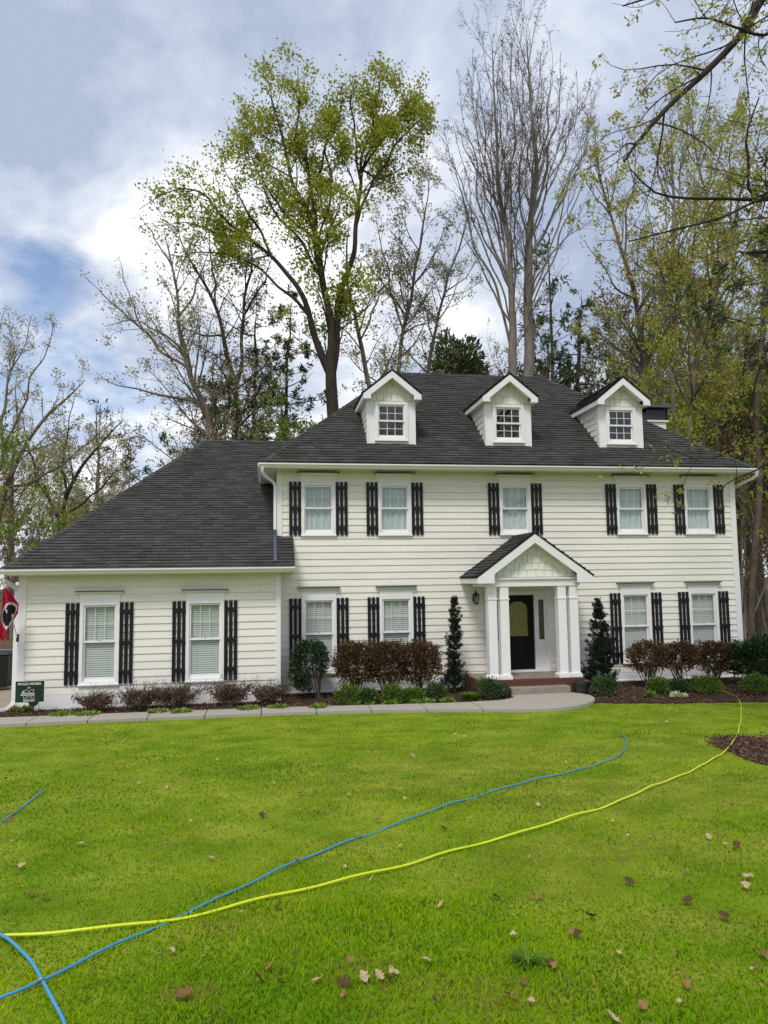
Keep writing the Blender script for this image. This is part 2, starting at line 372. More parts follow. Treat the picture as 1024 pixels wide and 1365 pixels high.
# near-black sheets behind the glass, painting in the darkness of unlit rooms
m = MB(); m.box(MX0+0.2, MX1-0.2, FY+0.75, FY+0.8, 0.05, 5.8); m.box(WX0+0.2, WX1-0.2, WY+0.75, WY+0.8, 0.05, 3.1); m.build('unlit_room_sheet', M['dark'], house)

def boards(parent, x0, x1, zs, ztop, face, ops, joint=3.66, seed=1):
    r = random.Random(seed); z = zs; k = 0
    o = [(a+0.012, b-0.012, c+0.012, d-0.012) for a, b, c, d in ops]
    while z < ztop-0.02:
        zt = min(z+EXPO, ztop)
        cuts = {x0, x1}
        for a, b, c, d in o:
            if c < zt and d > z: cuts |= {a, b}
        j = x0 + r.uniform(0.6, joint)
        while j < x1-0.5:
            if not any(a-0.2 < j < b+0.2 and c < zt and d > z for a, b, c, d in o): cuts.add(j)
            j += joint
        cs = sorted(cuts)
        for a, b in zip(cs[:-1], cs[1:]):
            cx = (a+b)/2; za, zb = z, zt
            for p, q, c, d in o:
                if p < cx < q:
                    if c <= za and d >= zb: za = zb
                    elif c < zb and c > za and d >= zb: zb = c
                    elif d > za and d < zb and c <= za: za = d
            if zb-za < 0.015: continue
            wob = r.uniform(-0.0015, 0.0015)
            def yy(t): return face-0.034+0.021*(t-z)/EXPO+wob
            top = zb+0.02 if zb == z+EXPO else zb
            mb = MB(); mb.prism([(yy(za), za+0.0), (face+0.004, za), (face+0.004, top), (yy(top), top)], a+0.0015, b-0.0015, 'x')
            mb.build('siding_board', M['siding'], parent)
        z += EXPO; k += 1
boards(main_wall, MX0+0.10, MX1-0.12, 0.235, 5.80, FY, OPM, seed=3)
boards(wing_wall, WX0+0.13, WX1-0.11, 0.30, 3.10, WY, OPW, seed=5)
# side cladding (main right, wing left, main left above the wing)
def side_boards(name, parent, X, sgn, y0, y1, zs, zt):
    mb = MB(); z = zs
    while z < zt-0.05:
        t = min(z+EXPO+0.02, zt)
        mb.prism([(X+sgn*0.031, z), (X-sgn*0.004, z), (X-sgn*0.004, t), (X+sgn*0.012, t)], y0, y1, 'y'); z += EXPO
    mb.build(name, M['siding'], parent)
side_boards('side_cladding', main_wall, MX1, 1, FY+0.11, 28.0, 0.235, 5.8)
side_boards('side_cladding', main_wall, MX0, -1, FY+0.11, 28.0, 3.9, 5.8)
side_boards('side_cladding', wing_wall, WX0, -1, WY+0.11, 27.4, 0.30, 3.1)
def bx(name, mat, *b, parent=house, bevel=0.004):
    mb = MB(); mb.box(*b); return mb.build(name, M[mat], parent, bevel=bevel)
bx('corner_board', 'trim', MX0-0.042, MX0+0.105, FY-0.045, FY+0.11, 0.236, 5.80)
bx('corner_board', 'trim', MX1-0.125, MX1+0.042, FY-0.045, FY+0.11, 0.236, 5.80)
bx('corner_board', 'trim', WX0-0.042, WX0+0.135, WY-0.045, WY+0.11, 0.30, 3.10)
bx('corner_board', 'trim', WX1-0.115, WX1+0.003, WY-0.045, WY+0.11, 0.30, 3.10)
def water_table(x0, x1, face, z0, z1):
    mb = MB(); mb.prism([(face-0.040, z1), (face+0.003, z1+0.012), (face+0.003, z0), (face-0.072, z0), (face-0.072, z0+0.035), (face-0.044, z0+0.05)], x0, x1, 'x')
    return mb.build('water_table', M['trim'], house)
water_table(MX0+0.055, 5.2, FY, 0.0, 0.222); water_table(7.98, MX1+0.045, FY, 0.0, 0.222)
water_table(WX0-0.04, WX1+0.01, WY, -0.09, 0.288)

# ---------------------------------------------------------------- windows and shutters
MESH = {}
def cached(key, fn):
    if key not in MESH: MESH[key] = fn()
    return MESH[key]
def rect_frame(mb, x0, x1, z0, z1, wl, wt, wb, y0, y1):
    mb.box(x0, x0+wl, y0, y1, z0, z1); mb.box(x1-wl, x1, y0, y1, z0, z1)
    mb.box(x0+wl, x1-wl, y0, y1, z1-wt, z1); mb.box(x0+wl, x1-wl, y0, y1, z0, z0+wb)
def window(x, z, h, face, dress, crown=True, name='window'):
    """casing is the part; crown, sill, sashes, panes, grille, blind or curtain are its sub-parts"""
    W2 = CW/2; loc = (x, face, z); o0 = (0, 0, 0)
    def mk(key, mat, fn, sm=False):
        def f():
            mb = MB(); fn(mb); return mb.mesh(key, M[mat], o0, sm)[0]
        return cached((key, round(h, 2), dress, crown), f)
    win = link(name, mk('casing', 'trim', lambda b: (rect_frame(b, -W2, W2, 0.03, h, 0.078, 0.075, 0.05, -0.052, 0.05),
                    rect_frame(b, -W2+0.078, W2-0.078, 0.08, h-0.075, 0.012, 0.012, 0.012, -0.030, 0.10))), house, loc)
    sub = lambda nm, key, mat, fn, sm=False: link(nm, mk(key, mat, fn, sm), win, loc)
    sub('sill', 'sill', 'trim', lambda b: b.prism([(-0.085, 0.0), (-0.085, 0.030), (0.0, 0.052), (0.05, 0.052), (0.05, 0.0)], -W2-0.012, W2+0.012, 'x'))
    if crown:
        def cr(b):
            b.box(-W2+0.005, W2-0.005, -0.048, 0.0, h+0.003, h+0.17)
            b.prism([(-0.05, h+0.165), (-0.115, h+0.225), (-0.125, h+0.24), (0.0, h+0.24), (0, h+0.165)], -W2-0.065, W2+0.065, 'x')
        sub('crown_moulding', 'crown', 'trim', cr)
        sub('drip_cap', 'cap', 'metalblk', lambda b: b.box(-W2-0.095, W2+0.095, -0.145, 0.0, h+0.2405, h+0.262))
    g0, g1 = 0.082, h-0.077; mid = g0+(g1-g0)*0.52; xi = W2-0.09
    sub('upper_sash', 'us', 'trim', lambda b: rect_frame(b, -xi, xi, mid-0.02, g1-0.012, 0.032, 0.035, 0.045, -0.012, 0.026))
    sub('lower_sash', 'ls', 'trim', lambda b: rect_frame(b, -xi, xi, g0+0.012, mid+0.018, 0.032, 0.04, 0.085, 0.030, 0.066))
    sub('pane', 'p1', 'glass', lambda b: b.add([(-xi+.03, .008, mid+.02), (xi-.03, .008, mid+.02), (xi-.03, .008, g1-.04), (-xi+.03, .008, g1-.04)], [(0, 1, 2, 3)]))
    sub('pane', 'p2', 'glass', lambda b: b.add([(-xi+.03, .05, g0+.09), (xi-.03, .05, g0+.09), (xi-.03, .05, mid-.02), (-xi+.03, .05, mid-.02)], [(0, 1, 2, 3)]))
    gx = xi-0.032; gz0, gz1 = mid+0.025, g1-0.047
    def grille(b, z0, z1, y, rows):
        for k in (-1, 1): b.box(k*gx/3-0.008, k*gx/3+0.008, y, y+0.008, z0, z1)
        for r in range(1, rows): b.box(-gx, gx, y+0.001, y+0.007, z0+(z1-z0)*r/rows-0.007, z0+(z1-z0)*r/rows+0.007)
    sub('muntin_grille', 'gr', 'muntin', lambda b: grille(b, gz0, gz1, 0.012 if dress != 'dark' else -0.004, 2))
    if dress == 'dark':
        sub('muntin_grille', 'gr2', 'muntin', lambda b: grille(b, g0+0.097, mid-0.022, 0.038, 2))
        sub('room_dark_sheet', 'rm', 'dark', lambda b: b.box(-xi, xi, 0.35, 0.37, g0, g1))  # near-black sheet painted for the darkness behind the dormer glass
    if dress == 'blind':
        def bl(b):
            z = g0+0.02
            while z < g1:
                b.prism([(0.072, z), (0.075, z), (0.092, z+0.046), (0.089, z+0.046)], -xi+0.008, xi-0.008, 'x'); z += 0.052
        sub('blind', 'bl', 'blind', bl)
        sub('blind_cord', 'blc', 'blind', lambda b: (b.box(-0.2, -0.196, 0.068, 0.070, g0, g1), b.box(0.196, 0.2, 0.068, 0.070, g0, g1)))
    if dress == 'curtain':
        def cu(b):
            n = 64; r = random.Random(int(x*10)); vs = []; ph = r.uniform(0, 6)
            for i in range(n+1):
                u = i/n; X = -xi+2*xi*u
                for q, zq in enumerate((g0, (g0+g1)/2, g1)):
                    vs.append((X+0.008*q*math.sin(9*u), 0.105+0.020*math.sin(34*u+ph+2.2*math.sin(5*u))+0.012*math.sin(71*u+q*0.5), zq))
            b.add(vs, [(i*3+q, i*3+3+q, i*3+4+q, i*3+1+q) for i in range(n) for q in range(2)])
        link('curtain', (lambda mb: (cu(mb), mb.mesh('curtain', M['curtain'], o0, True)[0])[1])(MB()), win, loc)
    sub('sash_lock', 'lk', 'metalblk', lambda b: b.box(-0.02, 0.02, -0.018, -0.0125, mid+0.024, mid+0.034)) if dress == 'blind' else None
    return win
def shutter(xc, z, h, face):
    w = 0.31; loc = (xc, face-0.034, z)
    sh = link('shutter', None, house, loc)
    bw = 0.080; gap = (w-3*bw)/2
    def mkb():
        mb = MB(); mb.box(-bw/2, bw/2, -0.030, -0.005, 0, h); return mb.mesh('board', M['black'], (0, 0, 0))[0]
    def mkt():
        mb = MB(); mb.box(-w/2, w/2, -0.052, -0.029, -0.042, 0.042); return mb.mesh('batten', M['black'], (0, 0, 0))[0]
    bm_, tm_ = cached(('shb', round(h, 2)), mkb), cached('sht', mkt)
    for i in range(3): link('board', bm_, sh, (loc[0]+(i-1)*(bw+gap), loc[1], loc[2]))
    for t in (0.135, 0.5, 0.885): link('batten', tm_, sh, (loc[0], loc[1], loc[2]+h*t))
for i, (x, z, h) in enumerate(WIN2):
    window(x, z, h, FY, 'curtain')
    for s in (-1, 1): shutter(x+s*(CW/2+0.158), z+0.02, h-0.01, FY)
for x, z, h in WIN1:
    window(x, z, h, FY, 'blind')
    for s in (-1, 1): shutter(x+s*(CW/2+0.158), z+0.02, h-0.04, FY)
for x, z, h in WINW:
    window(x, z, h, WY, 'blind')
    for s in (-1, 1): shutter(x+s*(CW/2+0.158), z+0.03, h-0.05, WY)

# ---------------------------------------------------------------- roofs
def shingles(name, parent, org, u, v, L, xr, seed, expo=0.145, wmin=0.17, wmax=0.36):
    """rows of laminated shingles on the plane org + a*u + b*v; xr(b) gives the run of each row"""
    r = np.random.default_rng(seed); org = np.array(org, float); u = np.array(u, float); v = np.array(v, float); nn = np.cross(u, v)
    V = []; F = []; b = 0.0; off = 0
    while b < L-0.02:
        b1 = min(b+expo, L); a0, a1 = xr(b); c0, c1 = xr(min(b1+0.02, L))
        if a1-a0 > 0.03:
            x = a0 - r.uniform(0, wmax)
            while x < a1:
                wv = r.uniform(wmin, wmax); xa, xb = max(x, a0), min(x+wv, a1); x += wv
                if xb-xa < 0.01: continue
                xa2, xb2 = min(max(xa, c0), c1), min(max(xb, c0), c1)
                th = 0.018 + (0.011 if r.random() < 0.45 else 0.0)+r.uniform(0, 0.003); sag = r.uniform(-0.006, 0.006)
                bb = b+sag
                pts = [(xa+.002, bb+0.015, 0.002), (xb-.002, bb+0.015, 0.002), (xb-.002, bb, th), (xa+.002, bb, th), (xa2+.002, b1+0.02, 0.004), (xb2-.002, b1+0.02, 0.004)]
                for p in pts: V.append(org+p[0]*u+p[1]*v+p[2]*nn)
                F.append((off, off+1, off+2, off+3)); F.append((off+3, off+2, off+5, off+4)); off += 6
        b += expo
    me = mesh_np(name, V, [np.array(F)], M['roof'])
    return tag(link(name, me, parent), kind='stuff')
def cap_run(parent, p0, p1, nrm, wid=0.28, step=0.17, seed=1):
    """overlapping cap shingles along a hip or ridge; nrm: the two slope normals"""
    p0 = np.array(p0, float); p1 = np.array(p1, float); d = p1-p0; L = np.linalg.norm(d); d /= L
    n1, n2 = [np.array(q, float)/np.linalg.norm(q) for q in nrm]; s1 = np.cross(n1, d); s2 = np.cross(d, n2)
    r = random.Random(seed); mb = MB(); t = 0
    if np.dot(s1, n2) > 0: s1 = -s1
    if np.dot(s2, n1) > 0: s2 = -s2
    up = (n1+n2); up /= np.linalg.norm(up)
    while t < L:
        a = p0+d*t+up*0.034; b = p0+d*min(t+step+0.05, L+0.02)+up*0.020; wv = wid/2+r.uniform(-.008, .008)
        mb.add([a+s1*wv, a, a+s2*wv, b+s1*wv, b, b+s2*wv, a+s1*wv-up*.012, a-up*.012, a+s2*wv-up*.012], [(0, 1, 4, 3), (1, 2, 5, 4), (6, 7, 1, 0), (7, 8, 2, 1)]); t += step
    return mb.build('ridge_cap', M['roof'], parent)
S = 0.8; EY, EZ = 19.0, 5.93; EX0, EX1 = -0.09, 13.72; RY = 23.78; RZ = EZ+S*(RY-EY); RXL, RXR = 4.22, 9.40; BY = 2*RY-EY
mb = MB()
A, B, Cc, D = (EX0, EY, EZ), (EX1, EY, EZ), (EX1, BY, EZ), (EX0, BY, EZ); P, Q = (RXL, RY, RZ), (RXR, RY, RZ)
mb.add([A, B, Cc, D, P, Q], [(0, 1, 5, 4), (1, 2, 5), (2, 3, 4, 5), (3, 0, 4)])
mb.add([tuple(np.array(p)-np.array((0, 0, 0.12))) for p in (A, B, Cc, D)], [(3, 2, 1, 0)])
main_roof = mb.build('main_roof', M['roof'], house)
ls = math.hypot(1, S); Lf = (RY-EY)*ls
f0 = lambda t: EX0+(RXL-EX0)*t/Lf; f1 = lambda t: EX1-(EX1-RXR)*t/Lf
shingles('roof_shingles', main_roof, (0, EY-0.03, EZ-0.01), (1, 0, 0), (0, 1/ls, S/ls), Lf, lambda t: (f0(t), f1(t)), 1)
SL = (RZ-EZ)/(RXL-EX0); lsl = math.hypot(1, SL); Ll = (RXL-EX0)*lsl
shingles('roof_shingles', main_roof, (EX0-0.03, 0, EZ-0.01), (0, -1, 0), (1/lsl, 0, SL/lsl), Ll, lambda t: (-(BY-(BY-RY)*t/Ll), -(EY+(RY-EY)*t/Ll)), 2)
shingles('roof_shingles', main_roof, (EX1+0.03, 0, EZ-0.01), (0, 1, 0), (-1/lsl, 0, SL/lsl), Ll, lambda t: (EY+(RY-EY)*t/Ll, BY-(BY-RY)*t/Ll), 3)
nF, nL, nR, nB = (0, -S, 1), (-SL, 0, 1), (SL, 0, 1), (0, S, 1)
cap_run(main_roof, A, P, (nF, nL), seed=1); cap_run(main_roof, B, Q, (nF, nR), seed=2); cap_run(main_roof, P, Q, (nF, nB), seed=3)
# wing roof
S2 = 0.62; WE, WZ = 18.2, 3.25; WEX = -5.99; WRY = 25.3; WRZ = WZ+S2*(WRY-WE); WRX = -2.02; WB = 2*WRY-WE; FX = 0.70
mb = MB(); z_at = lambda y: WZ+S2*(y-WE)
mb.add([(WEX, WE, WZ), (FX, WE, WZ), (FX, 19.46, z_at(19.46)), (0.5, 19.6, z_at(19.6)), (0.5, 22.6, z_at(22.6)), (1.9, WRY, WRZ), (WRX, WRY, WRZ)], [(0, 1, 2, 3, 4, 5, 6)])
mb.add([(WEX, WE, WZ), (WRX, WRY, WRZ), (WEX, WB, WZ)], [(0, 1, 2)]); mb.add([(WRX, WRY, WRZ), (1.9, WRY, WRZ), (0.4, WB, WZ), (WEX, WB, WZ)], [(0, 1, 2, 3)])
wing_roof = mb.build('wing_roof', M['roof'], house)
l2 = math.hypot(1, S2); L2 = (WRY-WE)*l2
def wxr(t):
    y = WE+t/l2
    return (WEX+(WRX-WEX)*t/L2, FX if y < 19.40 else (0.40 if y < 22.4 else 1.5))
shingles('roof_shingles', wing_roof, (0, WE-0.03, WZ-0.01), (1, 0, 0), (0, 1/l2, S2/l2), L2, wxr, 4)
S3 = (WRZ-WZ)/(WRX-WEX); l3 = math.hypot(1, S3); L3 = (WRX-WEX)*l3
shingles('roof_shingles', wing_roof, (WEX-0.03, 0, WZ-0.01), (0, -1, 0), (1/l3, 0, S3/l3), L3, lambda t: (-(WB-(WB-WRY)*t/L3), -(WE+(WRY-WE)*t/L3)), 5)
cap_run(wing_roof, (WEX, WE, WZ), (WRX, WRY, WRZ), ((0, -S2, 1), (-S3, 0, 1)), seed=4)
cap_run(wing_roof, (WRX, WRY, WRZ), (0.9, WRY, WRZ), ((0, -S2, 1), (0, S2, 1)), seed=5)
# soffits, fascia, gutters
bx('soffit', 'trim', EX0+0.02, EX1-0.02, EY+0.03, FY-0.002, 5.785, 5.80); bx('soffit', 'trim', EX0+0.02, MX0-0.045, FY+0.0, 28.0, 5.785, 5.80); bx('soffit', 'trim', MX1+0.045, EX1-0.02, FY+0.0, 28.0, 5.785, 5.80)
bx('fascia', 'trim', EX0, EX1, EY-0.0, EY+0.028, 5.77, 5.905); bx('fascia', 'trim', EX0-0.0, EX0+0.028, EY+0.03, 28.2, 5.77, 5.905); bx('fascia', 'trim', EX1-0.028, EX1, EY+0.03, 28.2, 5.77, 5.905)
bx('soffit', 'trim', WEX+0.02, FX-0.02, WE+0.03, WY-0.002, 3.092, 3.107); bx('soffit', 'trim', WEX+.02, WX0-.045, WY, 27.4, 3.092, 3.107); bx('soffit', 'trim', WX1+0.006, FX-.02, WY, FY-0.034, 3.092, 3.107)
bx('fascia', 'trim', WEX, FX, WE, WE+0.028, 3.075, 3.235); bx('fascia', 'trim', FX-0.028, FX-0.001, WE+0.03, FY-0.034, 3.09, 3.235)
mb = MB(); mb.prism([(WE+0.03, 3.11), (FY-0.034, 3.11), (FY-0.034, z_at(FY-0.034)-0.012), (WE+0.03, z_at(WE+0.03)-0.012)], FX-0.022, FX-0.004, 'x'); mb.build('eave_end_board', M['siding'], house)
def gutter(x0, x1, y, z, name='gutter'):
    pr = [(y, z), (y-0.006, z), (y-0.006, z-0.108), (y-0.062, z-0.108), (y-0.092, z-0.055), (y-0.112, z-0.03), (y-0.112, z-0.004), (y-0.118, z), (y-0.124, z), (y-0.124, z-0.034), (y-0.100, z-0.062), (y-0.068, z-0.118), (y, z-0.118)]
    mb = MB(); mb.prism(pr, x0, x1, 'x'); mb.box(x0-0.002, x0, y-0.12, y, z-0.112, z); mb.box(x1, x1+0.002, y-0.12, y, z-0.112, z)
    g = mb.build(name, M['gutter'], house)
    mb = MB(); mb.prism([(y-0.055, z+0.020), (y+0.03, z+0.036), (y+0.03, z+0.031), (y-0.05, z+0.014)], x0+0.05, x1-0.05, 'x'); mb.build('drip_edge', M['drip'], g)
    k = int((x1-x0)/0.9)
    for i in range(k):
        xx = x0+(i+0.5)*(x1-x0)/k; mb = MB(); mb.box(xx-0.012, xx+0.012, y-0.115, y-0.004, z-0.016, z-0.012); mb.build('hanger', M['gutter'], g)
gutter(EX0-0.10, EX1+0.10, EY-0.002, 5.885); gutter(WEX-0.02, FX+0.0, WE-0.002, 3.215)
def side_gutter(x, y0, y1, z, s):
    mb = MB(); mb.prism([(x, z), (x+s*0.124, z), (x+s*0.124, z-0.034), (x+s*0.068, z-0.118), (x, z-0.118)], y0, y1, 'y'); mb.build('gutter', M['gutter'], house)
side_gutter(EX0-0.003, EY-0.0, 28.2, 5.885, -1); side_gutter(EX1+0.003, EY-0.0, 28.2, 5.885, 1)
def rect_tube(mb, pts, hw, hd):
    pts = np.array(pts, float); n = len(pts); t = np.gradient(pts, axis=0); t /= np.linalg.norm(t, axis=1)[:, None]
    vs = []
    for i in range(n):
        ref = np.array([0, 1., 0]); a = np.cross(t[i], ref); a /= np.linalg.norm(a)+1e-9; b = np.cross(a, t[i])
        vs += [pts[i]+a*hw+b*hd, pts[i]-a*hw+b*hd, pts[i]-a*hw-b*hd, pts[i]+a*hw-b*hd]
    fs = [(i*4+j, i*4+(j+1) % 4, i*4+4+(j+1) % 4, i*4+4+j) for i in range(n-1) for j in range(4)]+[(0, 1, 2, 3), (n*4-1, n*4-2, n*4-3, n*4-4)]
    mb.add(vs, fs)
mb = MB(); rect_tube(mb, curve2([(-0.10, 18.93, 5.77), (-0.09, 18.98, 5.66), (0.0, 19.15, 5.56), (0.15, 19.38, 5.48), (0.225, 19.44, 5.36), (0.225, 19.44, 5.0), (0.225, 19.44, 4.20)], 4), 0.036, 0.03); mb.build('downspout', M['trim'], house)
mb = MB(); rect_tube(mb, [(0.225, 19.41, z_at(19.41)+0.21), (0.225, 19.40, z_at(19.40)+0.07), (0.225, 18.25, z_at(18.25)+0.055)], 0.040, 0.03); mb.build('roof_downspout', M['spoutdark'], house)
mb = MB(); rect_tube(mb, curve2([(-5.96, 18.14, 3.10), (-5.96, 18.16, 3.0), (-5.90, 18.5, 2.88), (-5.83, 18.74, 2.78), (-5.82, 18.76, 2.6), (-5.82, 18.76, 1.5), (-5.82, 18.76, 0.30), (-5.83, 18.74, 0.12), (-5.95, 18.64, 0.02), (-6.15, 18.5, -0.02)], 4), 0.045, 0.035); mb.build('downspout', M['trim'], house)
mb = MB(); rect_tube(mb, curve2([(13.80, 18.93, 5.77), (13.78, 19.0, 5.66), (13.62, 19.25, 5.54), (13.50, 19.5, 5.42), (13.49, 19.62, 5.2), (13.49, 19.62, 2.5), (13.49, 19.62, 0.1)], 4), 0.036, 0.03); mb.build('downspout', M['trim'], house)
# chimney behind the right hip
chim = bx('chimney', 'siding', 12.40, 13.02, 22.25, 23.0, 6.5, 7.93)
mb = MB(); mb.box(12.34, 13.08, 22.19, 23.06, 7.931, 7.98); mb.build('chimney_shoulder', M['trim'], chim)
mb = MB(); mb.prism([(12.36, 7.981), (13.06, 7.981), (13.03, 8.33), (12.39, 8.33)], 22.22, 23.03, 'y'); mb.build('flue_shroud', M['metalblk'], chim)
mb = MB()
for a, b in ((12.34, 22.19), (13.03, 22.19), (12.34, 23.01), (13.03, 23.01)): mb.box(a, a+0.05, b, b+0.05, 7.982, 8.45)
mb.build('cap_post', M['metalblk'], chim)
mb = MB(); mb.add([(12.22, 22.05, 8.38), (13.16, 22.05, 8.38), (13.16, 23.15, 8.38), (12.22, 23.15, 8.38), (12.22, 22.05, 8.46), (13.16, 22.05, 8.46), (13.16, 23.15, 8.46), (12.22, 23.15, 8.46), (12.5, 22.4, 8.54), (12.9, 22.4, 8.54), (12.9, 22.8, 8.54), (12.5, 22.8, 8.54)],
 [(3, 2, 1, 0), (0, 1, 5, 4), (1, 2, 6, 5), (2, 3, 7, 6), (3, 0, 4, 7), (4, 5, 9, 8), (5, 6, 10, 9), (6, 7, 11, 10), (7, 4, 8, 11), (8, 9, 10, 11)]); mb.build('chimney_cap', M['spoutdark'], chim)

# ---------------------------------------------------------------- gables with shakes (porch and dormers share this)
def gable_shakes(parent, xc, zb, hw, zap, Y, seed, rows):
    r = random.Random(seed); H = zap-zb; rh = H/rows
    lim = lambda z: max(hw*(zap-z)/H, 0.0)
    for k in range(rows):
        za, zb2 = zb+k*rh, zb+(k+1)*rh
        x = xc-lim(za)-r.uniform(0, 0.12)
        while x < xc+lim(za):
            wv = r.uniform(0.13, 0.24); a, b = max(x+0.007, xc-lim(za)), min(x+wv-0.007, xc+lim(za)); x += wv
            if b-a < 0.02: continue
            dz = r.uniform(-0.008, 0.008); a2, b2 = min(max(a, xc-lim(zb2)), xc), max(min(b, xc+lim(zb2)), xc)
            if a > xc: a2 = min(a, xc+lim(zb2))
            if b < xc: b2 = max(b, xc-lim(zb2))
            y0, y1 = Y-0.026, Y-0.010
            mb = MB(); mb.add([(a, y0, za+dz), (b, y0, za+dz), (b2, y1, zb2+0.01), (a2, y1, zb2+0.01), (a, Y, za+dz), (b, Y, za+dz)], [(0, 1, 2, 3), (4, 5, 1, 0)])
            mb.build('shake', M['shake'], parent)
def gable_roof(name, xc, hw, zt, ze, yf, yb_fn, thick, ret, zret, seed, ybw):
    """front overhang at yf; slope from apex zt to tips ze; yb_fn(x offset) = where each strip ends behind"""
    sl = (zt-ze)/hw; l = math.hypot(1, sl)
    mb = MB(); ya, ye = yb_fn(0), yb_fn(hw)
    for s in (-1, 1):
        top = [(xc, yf, zt), (xc+s*hw, yf, ze), (xc+s*hw, ye, ze), (xc, ya, zt)]
        bot = [(p[0], p[1], p[2]-0.03) for p in top]
        mb.add(top+bot, [(0, 1, 2, 3), (7, 6, 5, 4), (0, 4, 5, 1), (1, 5, 6, 2), (2, 6, 7, 3)])
    rf = mb.build(name, M['roof'], house)
    for s in (-1, 1):
        Lg = hw*l+0.02
        fy = lambda t: yb_fn(max(hw-t/l, 0))
        if s < 0: shingles('roof_shingles', rf, (xc-hw-0.015, 0, ze+0.002), (0, -1, 0), (1/l, 0, sl/l), Lg, lambda t: (-fy(t), -(yf-0.02)), seed, 0.14)
        else: shingles('roof_shingles', rf, (xc+hw+0.015, 0, ze+0.002), (0, 1, 0), (-1/l, 0, sl/l), Lg, lambda t: (yf-0.02, fy(t)), seed+1, 0.14)
    cap_run(rf, (xc, yf-0.02, zt), (xc, ya, zt), ((-sl, 0, 1), (sl, 0, 1)), 0.22, 0.17, seed)
    for s in (-1, 1):      # rake board with boxed return at its foot
        x1 = xc+s*(hw-0.005); xr_ = xc+s*(hw-ret)
        z_in = lambda x: zt-0.032-sl*abs(x-xc)-thick
        poly = [(xc, zt-0.032), (x1, ze-0.032+sl*0.005), (x1, zret), (xr_, zret), (xr_, z_in(xr_)), (xc, zt-0.032-thick)]
        if s > 0: poly = poly[::-1]
        mb = MB(); mb.prism(poly, yf+0.004, yf+0.036, 'y'); mb.build('rake_board', M['trim'], rf)
        mb = MB()    # side fascia and soffit box running back under the eave
        mb.prism([(xc+s*(hw-0.006), ze-0.036), (xc+s*(hw-0.03), ze-0.036+0.0), (xc+s*(hw-0.03), zret+0.002), (xc+s*(hw-0.006), zret+0.002)], yf+0.04, ye-0.005, 'y')
        mb.build('side_fascia', M['trim'], rf)
        mb = MB(); xa, xb = sorted((xc+s*(hw-0.035), xc+s*(hw-ret))); mb.box(xa, xb, yf+0.038, ye-0.01, zret+0.004, zret+0.018); mb.build('soffit', M['trim'], rf)
        # raking soffit between rake board and wall
        mb = MB(); q = [(xc, zt-0.045-thick*0.75), (xc+s*(hw-ret+0.002), zt-0.045-thick*0.75-sl*(hw-ret))]
        mb.add([(q[0][0], yf+0.036, q[0][1]), (q[1][0], yf+0.036, q[1][1]), (q[1][0], ybw, q[1][1]), (q[0][0], ybw, q[0][1])], [(0, 1, 2, 3)]); mb.build('raking_soffit', M['trim'], rf)
    return rf
# dormers
DY = 19.78
for i, xc in enumerate((3.405, 6.755, 10.15)):
    hwD = 0.645; roof_y = lambda z: EY+(z-EZ)/S
    dz = 6.565
    mb = MB()
    mb.box(xc-hwD, xc-0.40, DY, DY+0.06, dz, 7.80); mb.box(xc+0.40, xc+hwD, DY, DY+0.06, dz, 7.80); mb.box(xc-0.40, xc+0.40, DY, DY+0.06, dz, 6.72); mb.box(xc-0.40, xc+0.40, DY, DY+0.06, 7.74, 7.80)
    mb.prism([(xc-hwD, 7.80), (xc+hwD, 7.80), (xc+hwD, 7.91), (xc, 8.43), (xc-hwD, 7.91)], DY, DY+0.06, 'y')
    for s in (-1, 1):
        X = xc+s*(hwD-0.03); mb.prism([(DY+0.06, dz), (DY+0.06, 7.88), (roof_y(7.88), 7.88), (roof_y(dz), dz)], X-0.028, X+0.028, 'x')
    dm = mb.build('dormer', M['trim'], house)
    for s in (-1, 1):      # lapped boards on the cheeks
        z = dz+0.06; X = xc+s*hwD
        while z < 7.72:
            t = min(z+0.2, 7.80)
            y0a, y1a = DY+0.16, max(roof_y(z)+0.05, DY+0.2)
            mb = MB(); mb.prism([(X-s*0.004, z), (X+s*0.026, z), (X+s*0.010, t), (X-s*0.004, t)], y0a, y1a, 'y'); mb.build('siding_board', M['siding'], dm); z += 0.178
        mb = MB(); x0b, x1b = sorted((X-s*0.002, X+s*0.034)); mb.box(x0b, x1b, DY-0.018, DY+0.155, dz, 7.80); mb.build('corner_board', M['trim'], dm)
    gable_shakes(dm, xc, 7.795, 0.74, 8.42, DY-0.002, 20+i, 3)
    mb = MB(); mb.box(xc-hwD-0.05, xc+hwD+0.05, DY-0.12, DY-0.02, dz-0.075, dz-0.055); mb.build('flashing', M['spoutdark'], dm)
    window(xc, 6.66, 1.10, DY-0.0, 'dark', crown=False, name='dormer_window')
    hwR, ztR = 0.81, 8.60; zeR = ztR-0.81*hwR
    gable_roof('dormer_roof', xc, hwR, ztR, zeR, 19.50, lambda dx: roof_y(ztR-0.81*dx)+0.05, 0.19, 0.215, 7.785, 40+3*i, DY-0.0)

